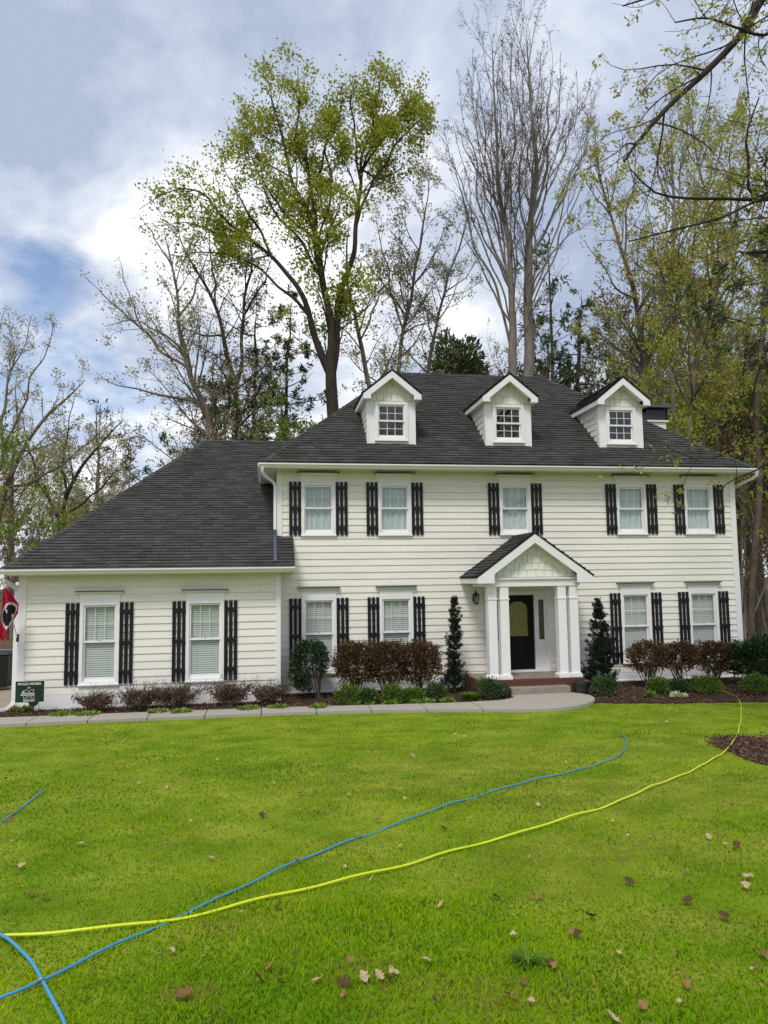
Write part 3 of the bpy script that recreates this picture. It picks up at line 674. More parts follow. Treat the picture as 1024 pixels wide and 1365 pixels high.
# ---------------------------------------------------------------- porch
PC = 6.72; PF = 0.345
prf = gable_roof('porch_roof', PC, 1.54, 4.005, 4.005-0.715*1.54, 17.86, lambda dx: FY-0.034, 0.22, 0.45, 2.745, 60, 18.13)
mb = MB(); mb.prism([(PC-1.32, 2.84), (PC+1.32, 2.84), (PC, 3.81)], 18.135, 18.18, 'y'); pg = mb.build('porch_gable', M['trim'], house)
gable_shakes(pg, PC, 2.90, 1.24, 3.80, 18.133, 77, 5)
mb = MB(); mb.box(5.47, 7.95, 18.07, 18.30, 2.655, 2.835); mb.build('porch_beam', M['trim'], house, bevel=0.004)
mb = MB(); mb.box(5.42, 8.0, 18.02, 18.069, 2.836, 2.875); mb.build('porch_beam_cap', M['trim'], house)
for xa in (5.49, 7.70):
    mb = MB(); mb.box(xa, xa+0.24, 18.301, FY-0.034, 2.655, 2.835); mb.build('porch_beam', M['trim'], house, bevel=0.004)
mb = MB(); mb.box(5.30, 8.1, 18.19, FY-0.035, 2.836, 2.85); mb.build('porch_ceiling', M['trim'], house)
for xc in (5.63, 5.945, 7.475, 7.79):
    mb = MB(); mb.box(xc-0.113, xc+0.113, 18.09, 18.316, PF+0.10, 2.655); c = mb.build('porch_column', M['trim'], house, bevel=0.006)
    mb = MB(); mb.box(xc-0.152, xc+0.152, 18.05, 18.356, PF+0.001, PF+0.085); mb.prism([(xc-0.148, PF+0.085), (xc+0.148, PF+0.085), (xc+0.118, PF+0.115), (xc-0.118, PF+0.115)], 18.056, 18.35, 'y'); mb.build('column_base', M['trim'], c, bevel=0.004)
    mb = MB(); mb.box(xc-0.128, xc+0.128, 18.075, 18.331, 2.33, 2.362); mb.build('neck_moulding', M['trim'], c)
for xc in (5.92,):
    mb = MB(); mb.box(xc-0.10, xc+0.10, FY-0.11, FY-0.032, PF+0.01, 2.655); mb.build('wall_pilaster', M['trim'], house, bevel=0.004)
# porch floor: slab on brick, rowlock edge brick by brick, concrete step
mb = MB(); mb.box(5.24, 7.97, 18.02, FY-0.0, -0.3, PF-0.02); pfl = mb.build('porch_base', M['mortar'], house)
mb = MB(); mb.box(5.26, 7.96, 18.14, FY+0.10, PF-0.019, PF); mb.build('porch_floor', M['stepcon'], pfl)
bm_brick = cached('rowlock', lambda: (lambda b: (b.box(-0.030, 0.030, -0.02, 0.125, 0, 0.17), b.mesh('brick', M['brick'], (0, 0, 0))[0])[1])(MB()))
x = 5.275
while x < 7.96:
    link('brick', bm_brick, pfl, (x, 18.012, PF-0.168+rnd.uniform(-.002, .003))); x += 0.0695
bmb = cached('stretcher', lambda: (lambda b: (b.box(-0.098, 0.098, -0.01, 0.03, 0, 0.060), b.mesh('brick', M['brick'], (0, 0, 0))[0])[1])(MB()))
for k in range(5):
    x = 5.34 + (0.105 if k % 2 else 0)
    while x < 7.9:
        link('brick', bmb, pfl, (x, 18.012, 0.105-0.072*k)); x += 0.208
mbs = cached('side_stretcher', lambda: (lambda b: (b.box(-0.01, 0.015, -0.098, 0.098, 0, 0.060), b.mesh('brick', M['brick'], (0, 0, 0))[0])[1])(MB()))
for k in range(8):
    y = 18.14 + (0.105 if k % 2 else 0)
    while y < 19.4:
        for X in (5.235, 7.972): link('brick', mbs, pfl, (X, y, 0.275-0.072*k))
        y += 0.208
mb = MB(); mb.box(5.93, 7.46, 17.70, 18.0, -0.05, 0.185); mb.build('step', M['stepcon'], house, bevel=0.012)
# entrance
dx0, dx1 = 6.335, 7.235; Yd = FY
mb = MB(); rect_frame(mb, 6.02, 7.66, PF-0.01, 2.52, 0.07, 0.11, 0.03, Yd-0.045, Yd+0.10); mb.box(dx0-0.06, dx0, Yd-0.035, Yd+0.08, PF+0.02, 2.41); mb.box(dx1, dx1+0.06, Yd-0.035, Yd+0.08, PF+0.02, 2.41)
mb.build('door_frame', M['trim'], house, bevel=0.003)
bx('threshold', 'trim', 6.10, 7.60, Yd-0.12, Yd+0.05, PF+0.001, PF+0.05)
mb = MB(); mb.box(dx0+0.004, dx1-0.004, Yd+0.035, Yd+0.08, PF+0.052, 2.405); door = mb.build('front_door', M['door'], house, bevel=0.004)
dc = (dx0+dx1)/2
def arch(w_, z0, z1, n=12):
    r_ = w_; pts = [(dc-w_, z0), (dc+w_, z0)]
    return pts+[(dc+r_*math.cos(a), z1-r_*0.75+r_*0.75*math.sin(a)) for a in np.linspace(0, math.pi, n)]
pa, pb = arch(0.295, 1.27, 2.27), arch(0.265, 1.30, 2.24)
mb = MB(); n = len(pa)
mb.add([(p[0], Yd+0.012, p[1]) for p in pa]+[(p[0], Yd+0.018, p[1]) for p in pb]+[(p[0], Yd+0.036, p[1]) for p in pa], [(i, (i+1) % n, n+(i+1) % n, n+i) for i in range(n)]+[(2*n+i, 2*n+(i+1) % n, (i+1) % n, i) for i in range(n)])
mb.build('glass_moulding', M['door'], door)
mb = MB(); mb.add([(p[0], Yd+0.026, p[1]) for p in pb], [tuple(range(n))]); mb.build('glass', M['goldglass'], door)
mb = MB()
for k in (-0.09, 0.09): mb.box(dc+k-0.004, dc+k+0.004, Yd+0.020, Yd+0.025, 1.30, 2.17)
for z in (1.42, 1.85, 2.02): mb.box(dc-0.26, dc+0.26, Yd+0.0205, Yd+0.0245, z-0.004, z+0.004)
mb.build('leading', M['brass'], door)
mb = MB(); rect_frame(mb, dc-0.29, dc+0.29, PF+0.2, 1.13, 0.03, 0.03, 0.03, Yd+0.022, Yd+0.036); mb.box(dc-0.22, dc+0.22, Yd+0.026, Yd+0.036, PF+0.28, 1.05); mb.build('panel', M['door'], door)
mb = MB(); mb.tube([(dx0+0.06, Yd+0.03, 1.28), (dx0+0.06, Yd-0.03, 1.26), (dx0+0.06, Yd-0.03, 1.12), (dx0+0.06, Yd+0.03, 1.10)], 0.010, 6); mb.build('handle', M['brass'], door)
for s, a, b in ((-1, 6.09, 6.275), (1, 7.295, 7.59)):
    c = (a+b)/2; mb = MB(); rect_frame(mb, a, b, PF+0.05, 2.41, 0.07 if s > 0 else 0.04, 0.13, 0.80, Yd+0.0, Yd+0.05); sl_ = mb.build('sidelight', M['trim'], house)
    mb = MB(); mb.box(a+0.03, b-0.03, Yd+0.026, Yd+0.03, 1.19, 2.29); mb.build('pane', M['doorglass'], sl_)
    mb = MB(); rect_frame(mb, a+0.04, b-0.04, PF+0.12, 1.10, 0.02, 0.02, 0.02, Yd-0.008, Yd-0.001); mb.build('panel', M['trim'], sl_)
# wall lanterns either side of the porch, bell push
def lantern(x, z):
    loc = (x, FY-0.032, z); r_ = link('wall_lantern', None, house, loc)
    mb = MB(); mb.lathe([(0.055, -0.08), (0.06, 0.0), (0.05, 0.09)], x, loc[1]-0.0, 10); b = MB(); b.box(x-0.06, x+0.06, loc[1]-0.02, loc[1]+0.001, z-0.10, z+0.10); b.build('back_plate', M['metalblk'], r_)
    yl = loc[1]-0.15
    b = MB(); b.tube(curve2([(x, loc[1], z+0.02), (x, loc[1]-0.07, z+0.16), (x, yl, z+0.21), (x, yl, z+0.14)], 4), 0.010, 6); b.build('arm', M['metalblk'], r_)
    b = MB(); b.lathe([(0.012, z+0.17), (0.03, z+0.15), (0.095, z+0.09), (0.10, z+0.075), (0.085, z+0.07)], x, yl, 6); b.build('roof_cap', M['metalblk'], r_)
    b = MB()
    for k in range(6):
        q = math.pi/3*k; b.tube([(x+0.085*math.cos(q), yl+0.085*math.sin(q), z+0.07), (x+0.060*math.cos(q), yl+0.060*math.sin(q), z-0.13)], 0.006, 4)
    b.lathe([(0.03, z-0.17), (0.062, z-0.145), (0.064, z-0.125), (0.05, z-0.12)], x, yl, 6); b.build('cage', M['metalblk'], r_)
    b = MB(); b.lathe([(0.078, z+0.068), (0.055, z-0.12)], x, yl, 6); b.build('glass', M['glass'], r_)
    b = MB(); b.lathe([(0.012, z-0.11), (0.013, z-0.02), (0.004, z)], x, yl, 8); b.build('candle', M['trim'], r_)
lantern(5.56, 2.35); lantern(7.94, 2.35)
b = MB(); b.box(5.745, 5.79, FY-0.05, FY-0.028, 1.43, 1.53); bp = b.build('bell_push', M['trim'], house); b = MB(); b.box(5.757, 5.778, FY-0.056, FY-0.0495, 1.46, 1.485); b.build('button', M['metalblk'], bp)
# ================================================================== plants: shared leaf and branch makers
def unit(v): return v/(np.linalg.norm(v, axis=-1, keepdims=True)+1e-9)
def leaf_quads(rng, pos, size, aspect=0.5, up=0.0, dirs=None, fold=0.15, bend=0.0):
    """one folded four-cornered leaf (two triangles) at each place"""
    n = len(pos); d = unit(rng.normal(size=(n, 3))+np.array([0, 0, up])) if dirs is None else unit(dirs+rng.normal(size=(n, 3))*0.35)
    s = unit(np.cross(d, rng.normal(size=(n, 3)))); nn = np.cross(d, s)
    L = (size*rng.uniform(0.6, 1.25, n))[:, None]; w = L*aspect*0.5
    a = pos; b = pos+d*L*0.5+s*w+nn*L*fold; c = pos+d*L-nn*L*bend; e = pos+d*L*0.5-s*w+nn*L*fold
    V = np.stack([a, b, c, e], 1).reshape(-1, 3); i = np.arange(n)*4
    return V, np.concatenate([np.stack([i, i+1, i+2], 1), np.stack([i, i+2, i+3], 1)])
def tubes(P, R, k):
    """P (N, n, 3), R (N, n) -> verts and quads"""
    N, n, _ = P.shape
    T = unit(np.gradient(P, axis=1)); ref = np.where(np.abs(T.mean(1))[:, None, 2:3] < 0.8, np.array([0, 0, 1.]), np.array([1., 0, 0]))
    A = unit(np.cross(T, np.broadcast_to(ref, T.shape))); B = np.cross(A, T)
    q = np.arange(k)*2*math.pi/k
    V = P[:, :, None, :]+R[:, :, None, None]*(np.cos(q)[None, None, :, None]*A[:, :, None, :]+np.sin(q)[None, None, :, None]*B[:, :, None, :])
    base = np.arange(N)[:, None, None]*n*k+np.arange(n-1)[None, :, None]*k; j = np.arange(k)[None, None, :]; j2 = (j+1) % k
    F = np.stack([base+j, base+j2, base+k+j2, base+k+j], -1).reshape(-1, 4)
    return V.reshape(-1, 3), F
def join(parts):
    V, F, o = [], [], 0
    for v, f in parts:
        V.append(v); F.append(f+o); o += len(v)
    return np.concatenate(V), F
def resample(pts, n):
    p = np.array(pts, float); c = curve2(p, 6) if len(p) > 2 else p
    s = np.concatenate([[0], np.cumsum(np.linalg.norm(np.diff(c[:, :3], axis=0), axis=1))]); t = np.linspace(0, s[-1], n)
    return np.stack([np.interp(t, s, c[:, k]) for k in range(c.shape[1])], 1)
def spawn(rng, P, R, per_m, tmin, tmax, ang, ratio, up, n, wob=0.12, rr=0.55, lmin=0.15, lmax=9.0, curve=0.0, rmin=0.003, shrink=0.55, rl=0.014):
    N, k, _ = P.shape
    L = np.linalg.norm(np.diff(P, axis=1), axis=2).sum(1); cnt = rng.poisson(L*per_m*(tmax-tmin)); cnt = np.maximum(cnt, 1)
    idx = np.repeat(np.arange(N), cnt); m = len(idx); t = rng.uniform(tmin, tmax, m)
    f = t*(k-1); i0 = np.minimum(f.astype(int), k-2); fr_ = (f-i0)[:, None]
    p = P[idx, i0]*(1-fr_)+P[idx, i0+1]*fr_; T = unit(P[idx, i0+1]-P[idx, i0]); r = R[idx, i0]*(1-fr_[:, 0])+R[idx, i0+1]*fr_[:, 0]
    perp = unit(np.cross(T, rng.normal(size=(m, 3)))); a = np.radians(rng.uniform(ang[0], ang[1], m))[:, None]
    d = unit(np.cos(a)*T+np.sin(a)*perp+np.array([0, 0, up]))
    l = np.clip(L[idx]*ratio*(1-shrink*t)*rng.uniform(0.55, 1.2, m), lmin, lmax)
    s = np.linspace(0, 1, n)[None, :, None]; lat = unit(np.cross(d, rng.normal(size=(m, 3)))); lat2 = unit(np.cross(d, lat)); ph = rng.uniform(0, 6, m)[:, None, None]
    Q = p[:, None]+d[:, None]*l[:, None, None]*s + l[:, None, None]*(s**2*(lat[:, None]*wob*1.2+np.array([0, 0, curve])) + lat2[:, None]*wob*0.4*np.sin(s*5+ph)*s)
    r0 = np.clip(np.minimum(r*rr, l*rl), rmin, None); RR = r0[:, None]*(1-0.8*np.linspace(0, 1, n)[None])
    return Q, np.maximum(RR, rmin*0.6)
def along(rng, P, per, tmin=0.25, tmax=1.0, jit=0.05):
    N, k, _ = P.shape; idx = np.repeat(np.arange(N), per); f = rng.uniform(tmin, tmax, len(idx))*(k-1); i0 = np.minimum(f.astype(int), k-2); fr_ = (f-i0)[:, None]
    return P[idx, i0]*(1-fr_)+P[idx, i0+1]*fr_+rng.normal(size=(len(idx), 3))*jit, unit(P[idx, i0+1]-P[idx, i0])
def leafmat(name, c, isl=0.4, hue=0.025, tr=0.35, rough=0.55, spec=0.25): return material(name, c, rough, spec, island=isl, hue=hue, transl=tr)
M['bark'] = material('grey_brown_bark', (0.16, 0.13, 0.10), 0.95, 0.1, var=0.35, nscale=5, bump=0.9, bscale=18, stretch=(1, 1, 0.25))
M['barkdark'] = material('dark_bark', (0.055, 0.043, 0.034), 0.95, 0.1, var=0.3, nscale=5, bump=0.9, bscale=18, stretch=(1, 1, 0.25))
M['barkpale'] = material('pale_grey_bark', (0.21, 0.185, 0.155), 0.95, 0.1, var=0.35, nscale=4, bump=0.8, bscale=16, stretch=(1, 1, 0.3))
M['barkpine'] = material('reddish_pine_bark', (0.10, 0.075, 0.058), 0.95, 0.1, var=0.45, nscale=6, bump=1.0, bscale=14, stretch=(1, 1, 0.35))
M['twig'] = material('twig_brown', (0.125, 0.10, 0.082), 0.9, 0.1, island=0.3)
M['stem'] = material('shrub_stem', (0.11, 0.085, 0.06), 0.9, 0.1, island=0.2)
M['l_holly'] = leafmat('holly_leaf', (0.03, 0.062, 0.022), 0.5, 0.02, 0.12, 0.35, 0.5)
M['l_brown'] = leafmat('purple_brown_leaf', (0.118, 0.070, 0.036), 0.6, 0.03, 0.25)
M['l_green'] = leafmat('shrub_leaf', (0.12, 0.20, 0.03), 0.5, 0.03, 0.25)
M['l_dkgreen'] = leafmat('dark_shrub_leaf', (0.06, 0.115, 0.03), 0.5, 0.02, 0.2, 0.4, 0.4)
M['l_lime'] = leafmat('lime_leaf', (0.21, 0.31, 0.05), 0.35, 0.03, 0.3)
M['l_blade'] = leafmat('liriope_blade', (0.11, 0.22, 0.015), 0.4, 0.02, 0.25)
M['needle'] = leafmat('spruce_needle', (0.018, 0.033, 0.018), 0.5, 0.02, 0.08)
M['l_dead'] = leafmat('withered_leaf', (0.14, 0.08, 0.055), 0.5, 0.03, 0.15)
M['petal'] = leafmat('white_variegated_leaf', (0.6, 0.65, 0.42), 0.2, 0.02, 0.2)

# ================================================================== garden shrubs
def set_loc(root, p): root.location = p; return root
def stems_to(rng, base, tips, r0, n=6, spread=0.05):
    P = []
    for t in tips:
        b = base+np.array([*rng.normal(size=2)*spread, -0.02]); mid = b*0.5+t*0.5+rng.normal(size=3)*0.06*np.linalg.norm(t-b)
        P.append(resample([b, mid, t], n))
    P = np.array(P); R = r0*(1-0.7*np.linspace(0, 1, n))[None]*rng.uniform(0.7, 1.1, (len(P), 1)); return P, R
def shrub(name, label, cat, p, w, h, leaf, n, size, mat, seed, group=None, boxy=0.0, clear=0.0, depth=None, nst=6, lump=0.16, shell=0.55, aspect=0.5, bmat='stem', sr=0.012, gap=0.42):
    """p: foot; w, h: width and height; clear: bare height of stem under the leaves; boxy: 0 round to 1 clipped square"""
    rng = np.random.default_rng(seed); depth = depth or w; root = thing(name, label, cat, p, group)
    d = unit(rng.normal(size=(n, 3))); e = 1.0/(1-0.72*boxy)
    sup = d/((np.abs(d)**(2*e)).sum(1, keepdims=True)**(1/(2*e)))
    r = shell+(1-shell)*rng.random(n)**0.6; r = np.where(rng.random(n) < 0.25, rng.random(n)**0.5, r)
    k1, k2, k3 = rng.uniform(0, 6, 3)
    lum = 1+lump*(np.sin(5*d[:, 0]+k1)*np.sin(4.3*d[:, 1]+k2)+0.7*np.sin(7*d[:, 2]+k3+3*d[:, 0]))
    q = sup*(r*lum)[:, None]; hh = (h-clear)/2
    pos = q*np.array([w/2, depth/2, hh])+np.array([0, 0, clear+hh])
    pos = pos+rng.normal(size=pos.shape)*0.022+d*(rng.random((n, 1)) < 0.05)*rng.uniform(0, 0.10, (n, 1))
    hole = np.sin(pos[:, 0]*17+k1)*np.sin(pos[:, 2]*15+k2)*np.sin(pos[:, 1]*13+k3)
    keep = (pos[:, 2] > 0.0) & (rng.random(n) < np.clip(0.35+1.3*(pos[:, 2]-clear)/(h-clear), 0, 1) if clear > 0.3 else np.ones(n, bool)) & ((hole < gap) | (rng.random(n) < 0.3)); pos = pos[keep]
    V, F = leaf_quads(rng, pos, size, aspect, 0.2, d[keep]*0.9 + np.array([0, 0, 0.2]))
    tips = pos[rng.choice(len(pos), nst*3)]*np.array([0.75, 0.75, 0.95])
    P, R = stems_to(rng, np.zeros(3), tips, sr, spread=0.05*w)
    P2, R2 = spawn(rng, P, R, 9, 0.4, 1.0, (25, 60), 0.35, 0.1, 4, rmin=0.002)
    v, f = join([tubes(P, R, 5), tubes(P2, R2, 3)])
    link('stems', mesh_np('stems', v, f, M[bmat], True), root, p)
    link('foliage', mesh_np('foliage', V, [F], M[mat]), root, p)
    return root
def gp(x, y): return tuple(on_ground(x, y, 0.0))
def px_w(px, p): # pixels to metres at a place
    return px*float(np.dot(np.array(p)-CAM, AX_F))/FPX
# withered shrubs along the wing
for i, (x, w_, h_) in enumerate(((127, 46, 30), (190, 48, 36), (238, 50, 38), (305, 50, 40), (357, 46, 34))):
    base = np.array((on_y(x, 940, 18.05)[0], 18.05, 0)); base[2] = float(ground_z(base[0], base[1])); rng = np.random.default_rng(100+i)
    W_ = px_w(w_*1.2, base); H_ = px_w(h_*1.0, base)
    root = thing('withered_shrub', ['low withered brown shrub under the wing window nearest the driveway', 'withered twiggy shrub right of the first wing window', 'wide withered brown shrub just left of the second wing window', 'dense withered brown shrub under the right shutter of the second wing window', 'thin withered shrub at the wing corner by the main house'][i], 'shrub', base, 'withered shrubs along the wing')
    tips = rng.normal(size=(64, 3))*np.array([W_*0.27, 0.2, 0.14*H_])+np.array([0, 0, H_*0.78]); tips[:, 2] = np.clip(tips[:, 2], 0.15, H_*1.1)
    P, R = stems_to(rng, np.zeros(3), tips, 0.008, spread=0.10); P2, R2 = spawn(rng, P, R, 14, 0.3, 1.0, (25, 70), 0.4, 0.15, 4, rmin=0.0022); P3, R3 = spawn(rng, P2, R2, 14, 0.2, 1.0, (25, 70), 0.5, 0.1, 3, rmin=0.0018, lmin=0.05)
    v, f = join([tubes(P, R, 4), tubes(P2, R2, 3), tubes(P3, R3, 3)]); link('twigs', mesh_np('twigs', v, f, M['twig']), root, base)
    pos, _ = along(rng, P2, 9, 0.0, 1, 0.03); low = pos[:, 2] < H_*(0.45+0.35*rng.random(len(pos))); pos = pos[low]
    V, F = leaf_quads(rng, pos, 0.055, 0.6); link('dead_leaves', mesh_np('dead_leaves', V, [F], M['l_dead']), root, base)
# lime perennials
PLAB = ['wide lime green perennial before the first wing window, nearer the yard sign', 'wide lime green perennial before the first wing window, farther from the yard sign', 'small lime green perennial between the two wing windows, nearer the driveway', 'small lime green perennial left of the second wing window',
 'lime green perennial right of the second wing window', 'lime green perennial at the wing corner beside the holly', 'tiny lime green perennial at the foot of the holly stems', 'wide lime green perennial before the light green rounded shrubs', 'tiny lime green perennial under the middle of the purple hedge',
 'wide lime green perennial before the end of the purple hedge', 'small lime green perennial at the walk before the slim conifer', 'low lime green perennial at the foot of the wing downspout', 'small pale variegated plant in the mulch under the right hand hedge', 'tiny green perennial in the mulch right of the front steps']
for i, (x, y, s) in enumerate(((83, 957, 30), (117, 957, 28), (211, 953.5, 22), (241, 953.5, 24), (331, 949, 26), (370, 947.5, 22), (425, 947, 18), (483, 942, 30), (520, 942, 14), (564, 939.5, 30), (597, 938.5, 16), (28, 949, 22), (905, 931, 16), (866, 930, 12))):
    p = np.array(gp(x, y)); rng = np.random.default_rng(200+i); W_ = px_w(s, p)
    n = 150; a = rng.uniform(0, 6.28, n); r = W_*0.5*np.sqrt(rng.random(n)); pos = np.stack([r*np.cos(a), r*np.sin(a)*0.8, 0.03+0.07*rng.random(n)*(1.3-r/W_*1.6)], 1)
    d = np.stack([np.cos(a), np.sin(a), rng.uniform(0.1, 1.1, n)], 1)
    root = thing('perennial', PLAB[i], 'plant', p, 'lime green perennials along the walk' if i < 12 else None)
    V, F = leaf_quads(rng, pos, 0.10, 0.55, 0, d, bend=0.15); link('leaves', mesh_np('leaves', V, [F], M['petal' if i == 12 else 'l_lime']), root, p)
    P, R = stems_to(rng, np.zeros(3), pos[:30], 0.003, 4, 0.02); v, f = tubes(P, R, 3); link('stalks', mesh_np('stalks', v, [f], M['l_green']), root, p)
# holly small tree at the inner corner
p = np.array(gp(424, 932)); rng = np.random.default_rng(300)
hol = thing('holly_shrub', 'dark green clipped holly on bare forked stems before the first window', 'shrub', p)
top = px_w(932-853, p); wd = px_w(50, p); cx_ = px_w(-11, p)
n = 5600; d = unit(rng.normal(size=(n, 3))); r = np.where(rng.random(n) < 0.25, rng.random(n)**0.5, 0.6+0.4*rng.random(n))
pos = np.sign(d)*np.abs(d)**0.75*r[:, None]*np.array([wd*0.50, wd*0.45, 0.62]); pos[:, 0] += cx_-0.10*(pos[:, 2] < -0.1)*rng.random(n); pos[:, 2] += top-0.62
keep = ~((pos[:, 0] > cx_+0.02) & (pos[:, 2] < top-0.80)); pos, d = pos[keep], d[keep]
V, F = leaf_quads(rng, pos, 0.066, 0.6, 0.2, d); link('foliage', mesh_np('foliage', V, [F], M['l_holly']), hol, p)
limbs = [[(0.02, 0, -0.05), (0.03, 0, 0.25), (0.05, 0, 0.45), (0.10, 0.02, 0.8), (0.12, 0.0, 1.2)], [(0.0, 0, -0.05), (0.02, 0.0, 0.3), (-0.03, 0.03, 0.6), (-0.06, 0, 1.1)], [(-0.03, 0.02, -0.05), (-0.10, 0.0, 0.25), (-0.20, 0, 0.5), (-0.28, 0.02, 0.8)], [(0.0, 0.02, 0.0), (-0.05, 0.05, 0.35), (-0.12, 0.05, 0.7), (-0.2, 0.05, 1.2)], [(0.05, 0, 0.45), (0.15, -0.02, 0.65), (0.22, 0, 1.0)]]
P = np.array([resample(l, 10) for l in limbs]); R = np.array([0.040, 0.028, 0.018, 0.016, 0.022])[:, None]*(1-0.6*np.linspace(0, 1, 10))[None]
P2, R2 = spawn(rng, P, R, 12, 0.4, 1, (25, 65), 0.35, 0.15, 5, rmin=0.003); v, f = join([tubes(P, R, 8), tubes(P2, R2, 4)]); link('stems', mesh_np('stems', v, f, M['stem'], True), hol, p)
# clipped purple-brown hedge plants
def hedge_plant(xp, yb, wpx, ytop, clear, seed, label, n=8500, Y=None):
    X = on_y(xp, yb, Y); p = np.array((X[0], Y, float(ground_z(X[0], Y))))
    h = on_y(xp, ytop, Y)[2]-p[2]
    return shrub('hedge_shrub', label, 'shrub', p, px_w(wpx, p), h, None, n, 0.066, 'l_brown', seed, 'clipped purple brown hedge shrubs', boxy=0.6, clear=clear, depth=0.75, nst=6, lump=0.09, shell=0.45, aspect=0.55, sr=0.016, gap=0.10)
hedge_plant(474, 915, 54, 857, 0.36, 401, 'purple brown clipped hedge shrub beside the holly', Y=18.45)
hedge_plant(517, 915, 54, 856, 0.38, 402, 'purple brown clipped hedge shrub under the second window, middle of three', Y=18.45)
hedge_plant(559, 912, 54, 857, 0.36, 403, 'purple brown clipped hedge shrub beside the slim spire conifer', Y=18.45)
hedge_plant(866, 908, 50, 857, 0.42, 404, 'thin purple brown hedge shrub beside the broad conifer', 5600, Y=18.5)
hedge_plant(909, 908, 50, 858, 0.45, 405, 'thin purple brown hedge shrub between the right hand windows', 5600, Y=18.5)
hedge_plant(956, 908, 50, 857, 0.36, 406, 'purple brown hedge shrub beside the dark evergreen at the house corner', 6600, Y=18.5)
p = np.array(gp(1022, 912)); X = on_y(1022, 905, 18.0); p = np.array((X[0], 18.0, float(ground_z(X[0], 18.0))))
shrub('evergreen_shrub', 'dense dark evergreen shrub at the right corner of the house', 'shrub', p, px_w(88, p), on_y(1020, 851, 18)[2]-p[2], None, 9500, 0.09, 'l_holly', 407, boxy=0.5, clear=0.22, depth=1.2, nst=6, aspect=0.6, sr=0.02)
for i, (x, y, wp, hp, mat, lab) in enumerate((
    (463, 941, 38, 34, 'l_green', 'light green rounded shrub in front of the holly'), (490, 940, 34, 26, 'l_dkgreen', 'dark low spreading shrub between two light green ones'),
    (523, 938, 32, 31, 'l_green', 'round green shrub under the middle of the purple hedge'), (551, 937, 34, 24, 'l_green', 'low loose green shrub beside the round one'),
    (582, 936, 31, 31, 'l_dkgreen', 'rounded green shrub with brownish top before the last hedge plant'), (653, 932, 40, 34, 'l_dkgreen', 'dark rounded shrub at the left planter by the steps'),
    (807, 928, 42, 34, 'l_dkgreen', 'rounded dark shrub under the broad conifer right of the porch'), (878, 926, 32, 26, 'l_green', 'small light green shrub under the right hedge'),
    (904, 924, 32, 22, 'l_dkgreen', 'small dark shrub where the yellow hose leaves the wall'), (943, 925, 46, 30, 'l_green', 'spreading green shrub beside the yellow hose'),
    (1010, 925, 46, 32, 'l_green', 'light green shrub below the corner evergreen'))):
    p = np.array(gp(x, y)); shrub('garden_shrub', lab, 'shrub', p, px_w(wp*0.80, p), px_w(hp*0.78, p), None, 1700, 0.062, mat, 420+i, boxy=0.2, clear=0.0, nst=5, lump=0.12, sr=0.008)
# grassy clump beside the spire conifer
def blade_clump(p, n, h, spread, mat, root, seed, wd=0.008):
    rng = np.random.default_rng(seed); a = rng.uniform(0, 6.28, n); r = rng.random(n)**0.5*spread*0.4; b = np.stack([r*np.cos(a), r*np.sin(a), np.zeros(n)], 1)
    out_ = np.stack([np.cos(a), np.sin(a), np.zeros(n)], 1); H = h*rng.uniform(0.6, 1.1, n)[:, None]; le = spread*rng.uniform(0.1, 0.7, n)[:, None]; up = np.array([0, 0, 1.])
    s = np.stack([-np.sin(a), np.cos(a), np.zeros(n)], 1)*wd
    m1 = b+out_*le*0.35+up*H*0.7; t = b+out_*le+up*H*0.85
    V = np.stack([b-s, b+s, m1-s, m1+s, t], 1).reshape(-1, 3); i = np.arange(n)*5
    link('blades', mesh_np('blades', V, [np.stack([i, i+1, i+3, i+2], 1), np.stack([i+2, i+3, i+4], 1)], M[mat]), root, p)
p = np.array(gp(626, 935)); blade_clump(p, 240, 0.24, 0.36, 'l_blade', thing('liriope_clump', 'grassy green clump at the foot of the slim spire conifer', 'plant', p), 31)
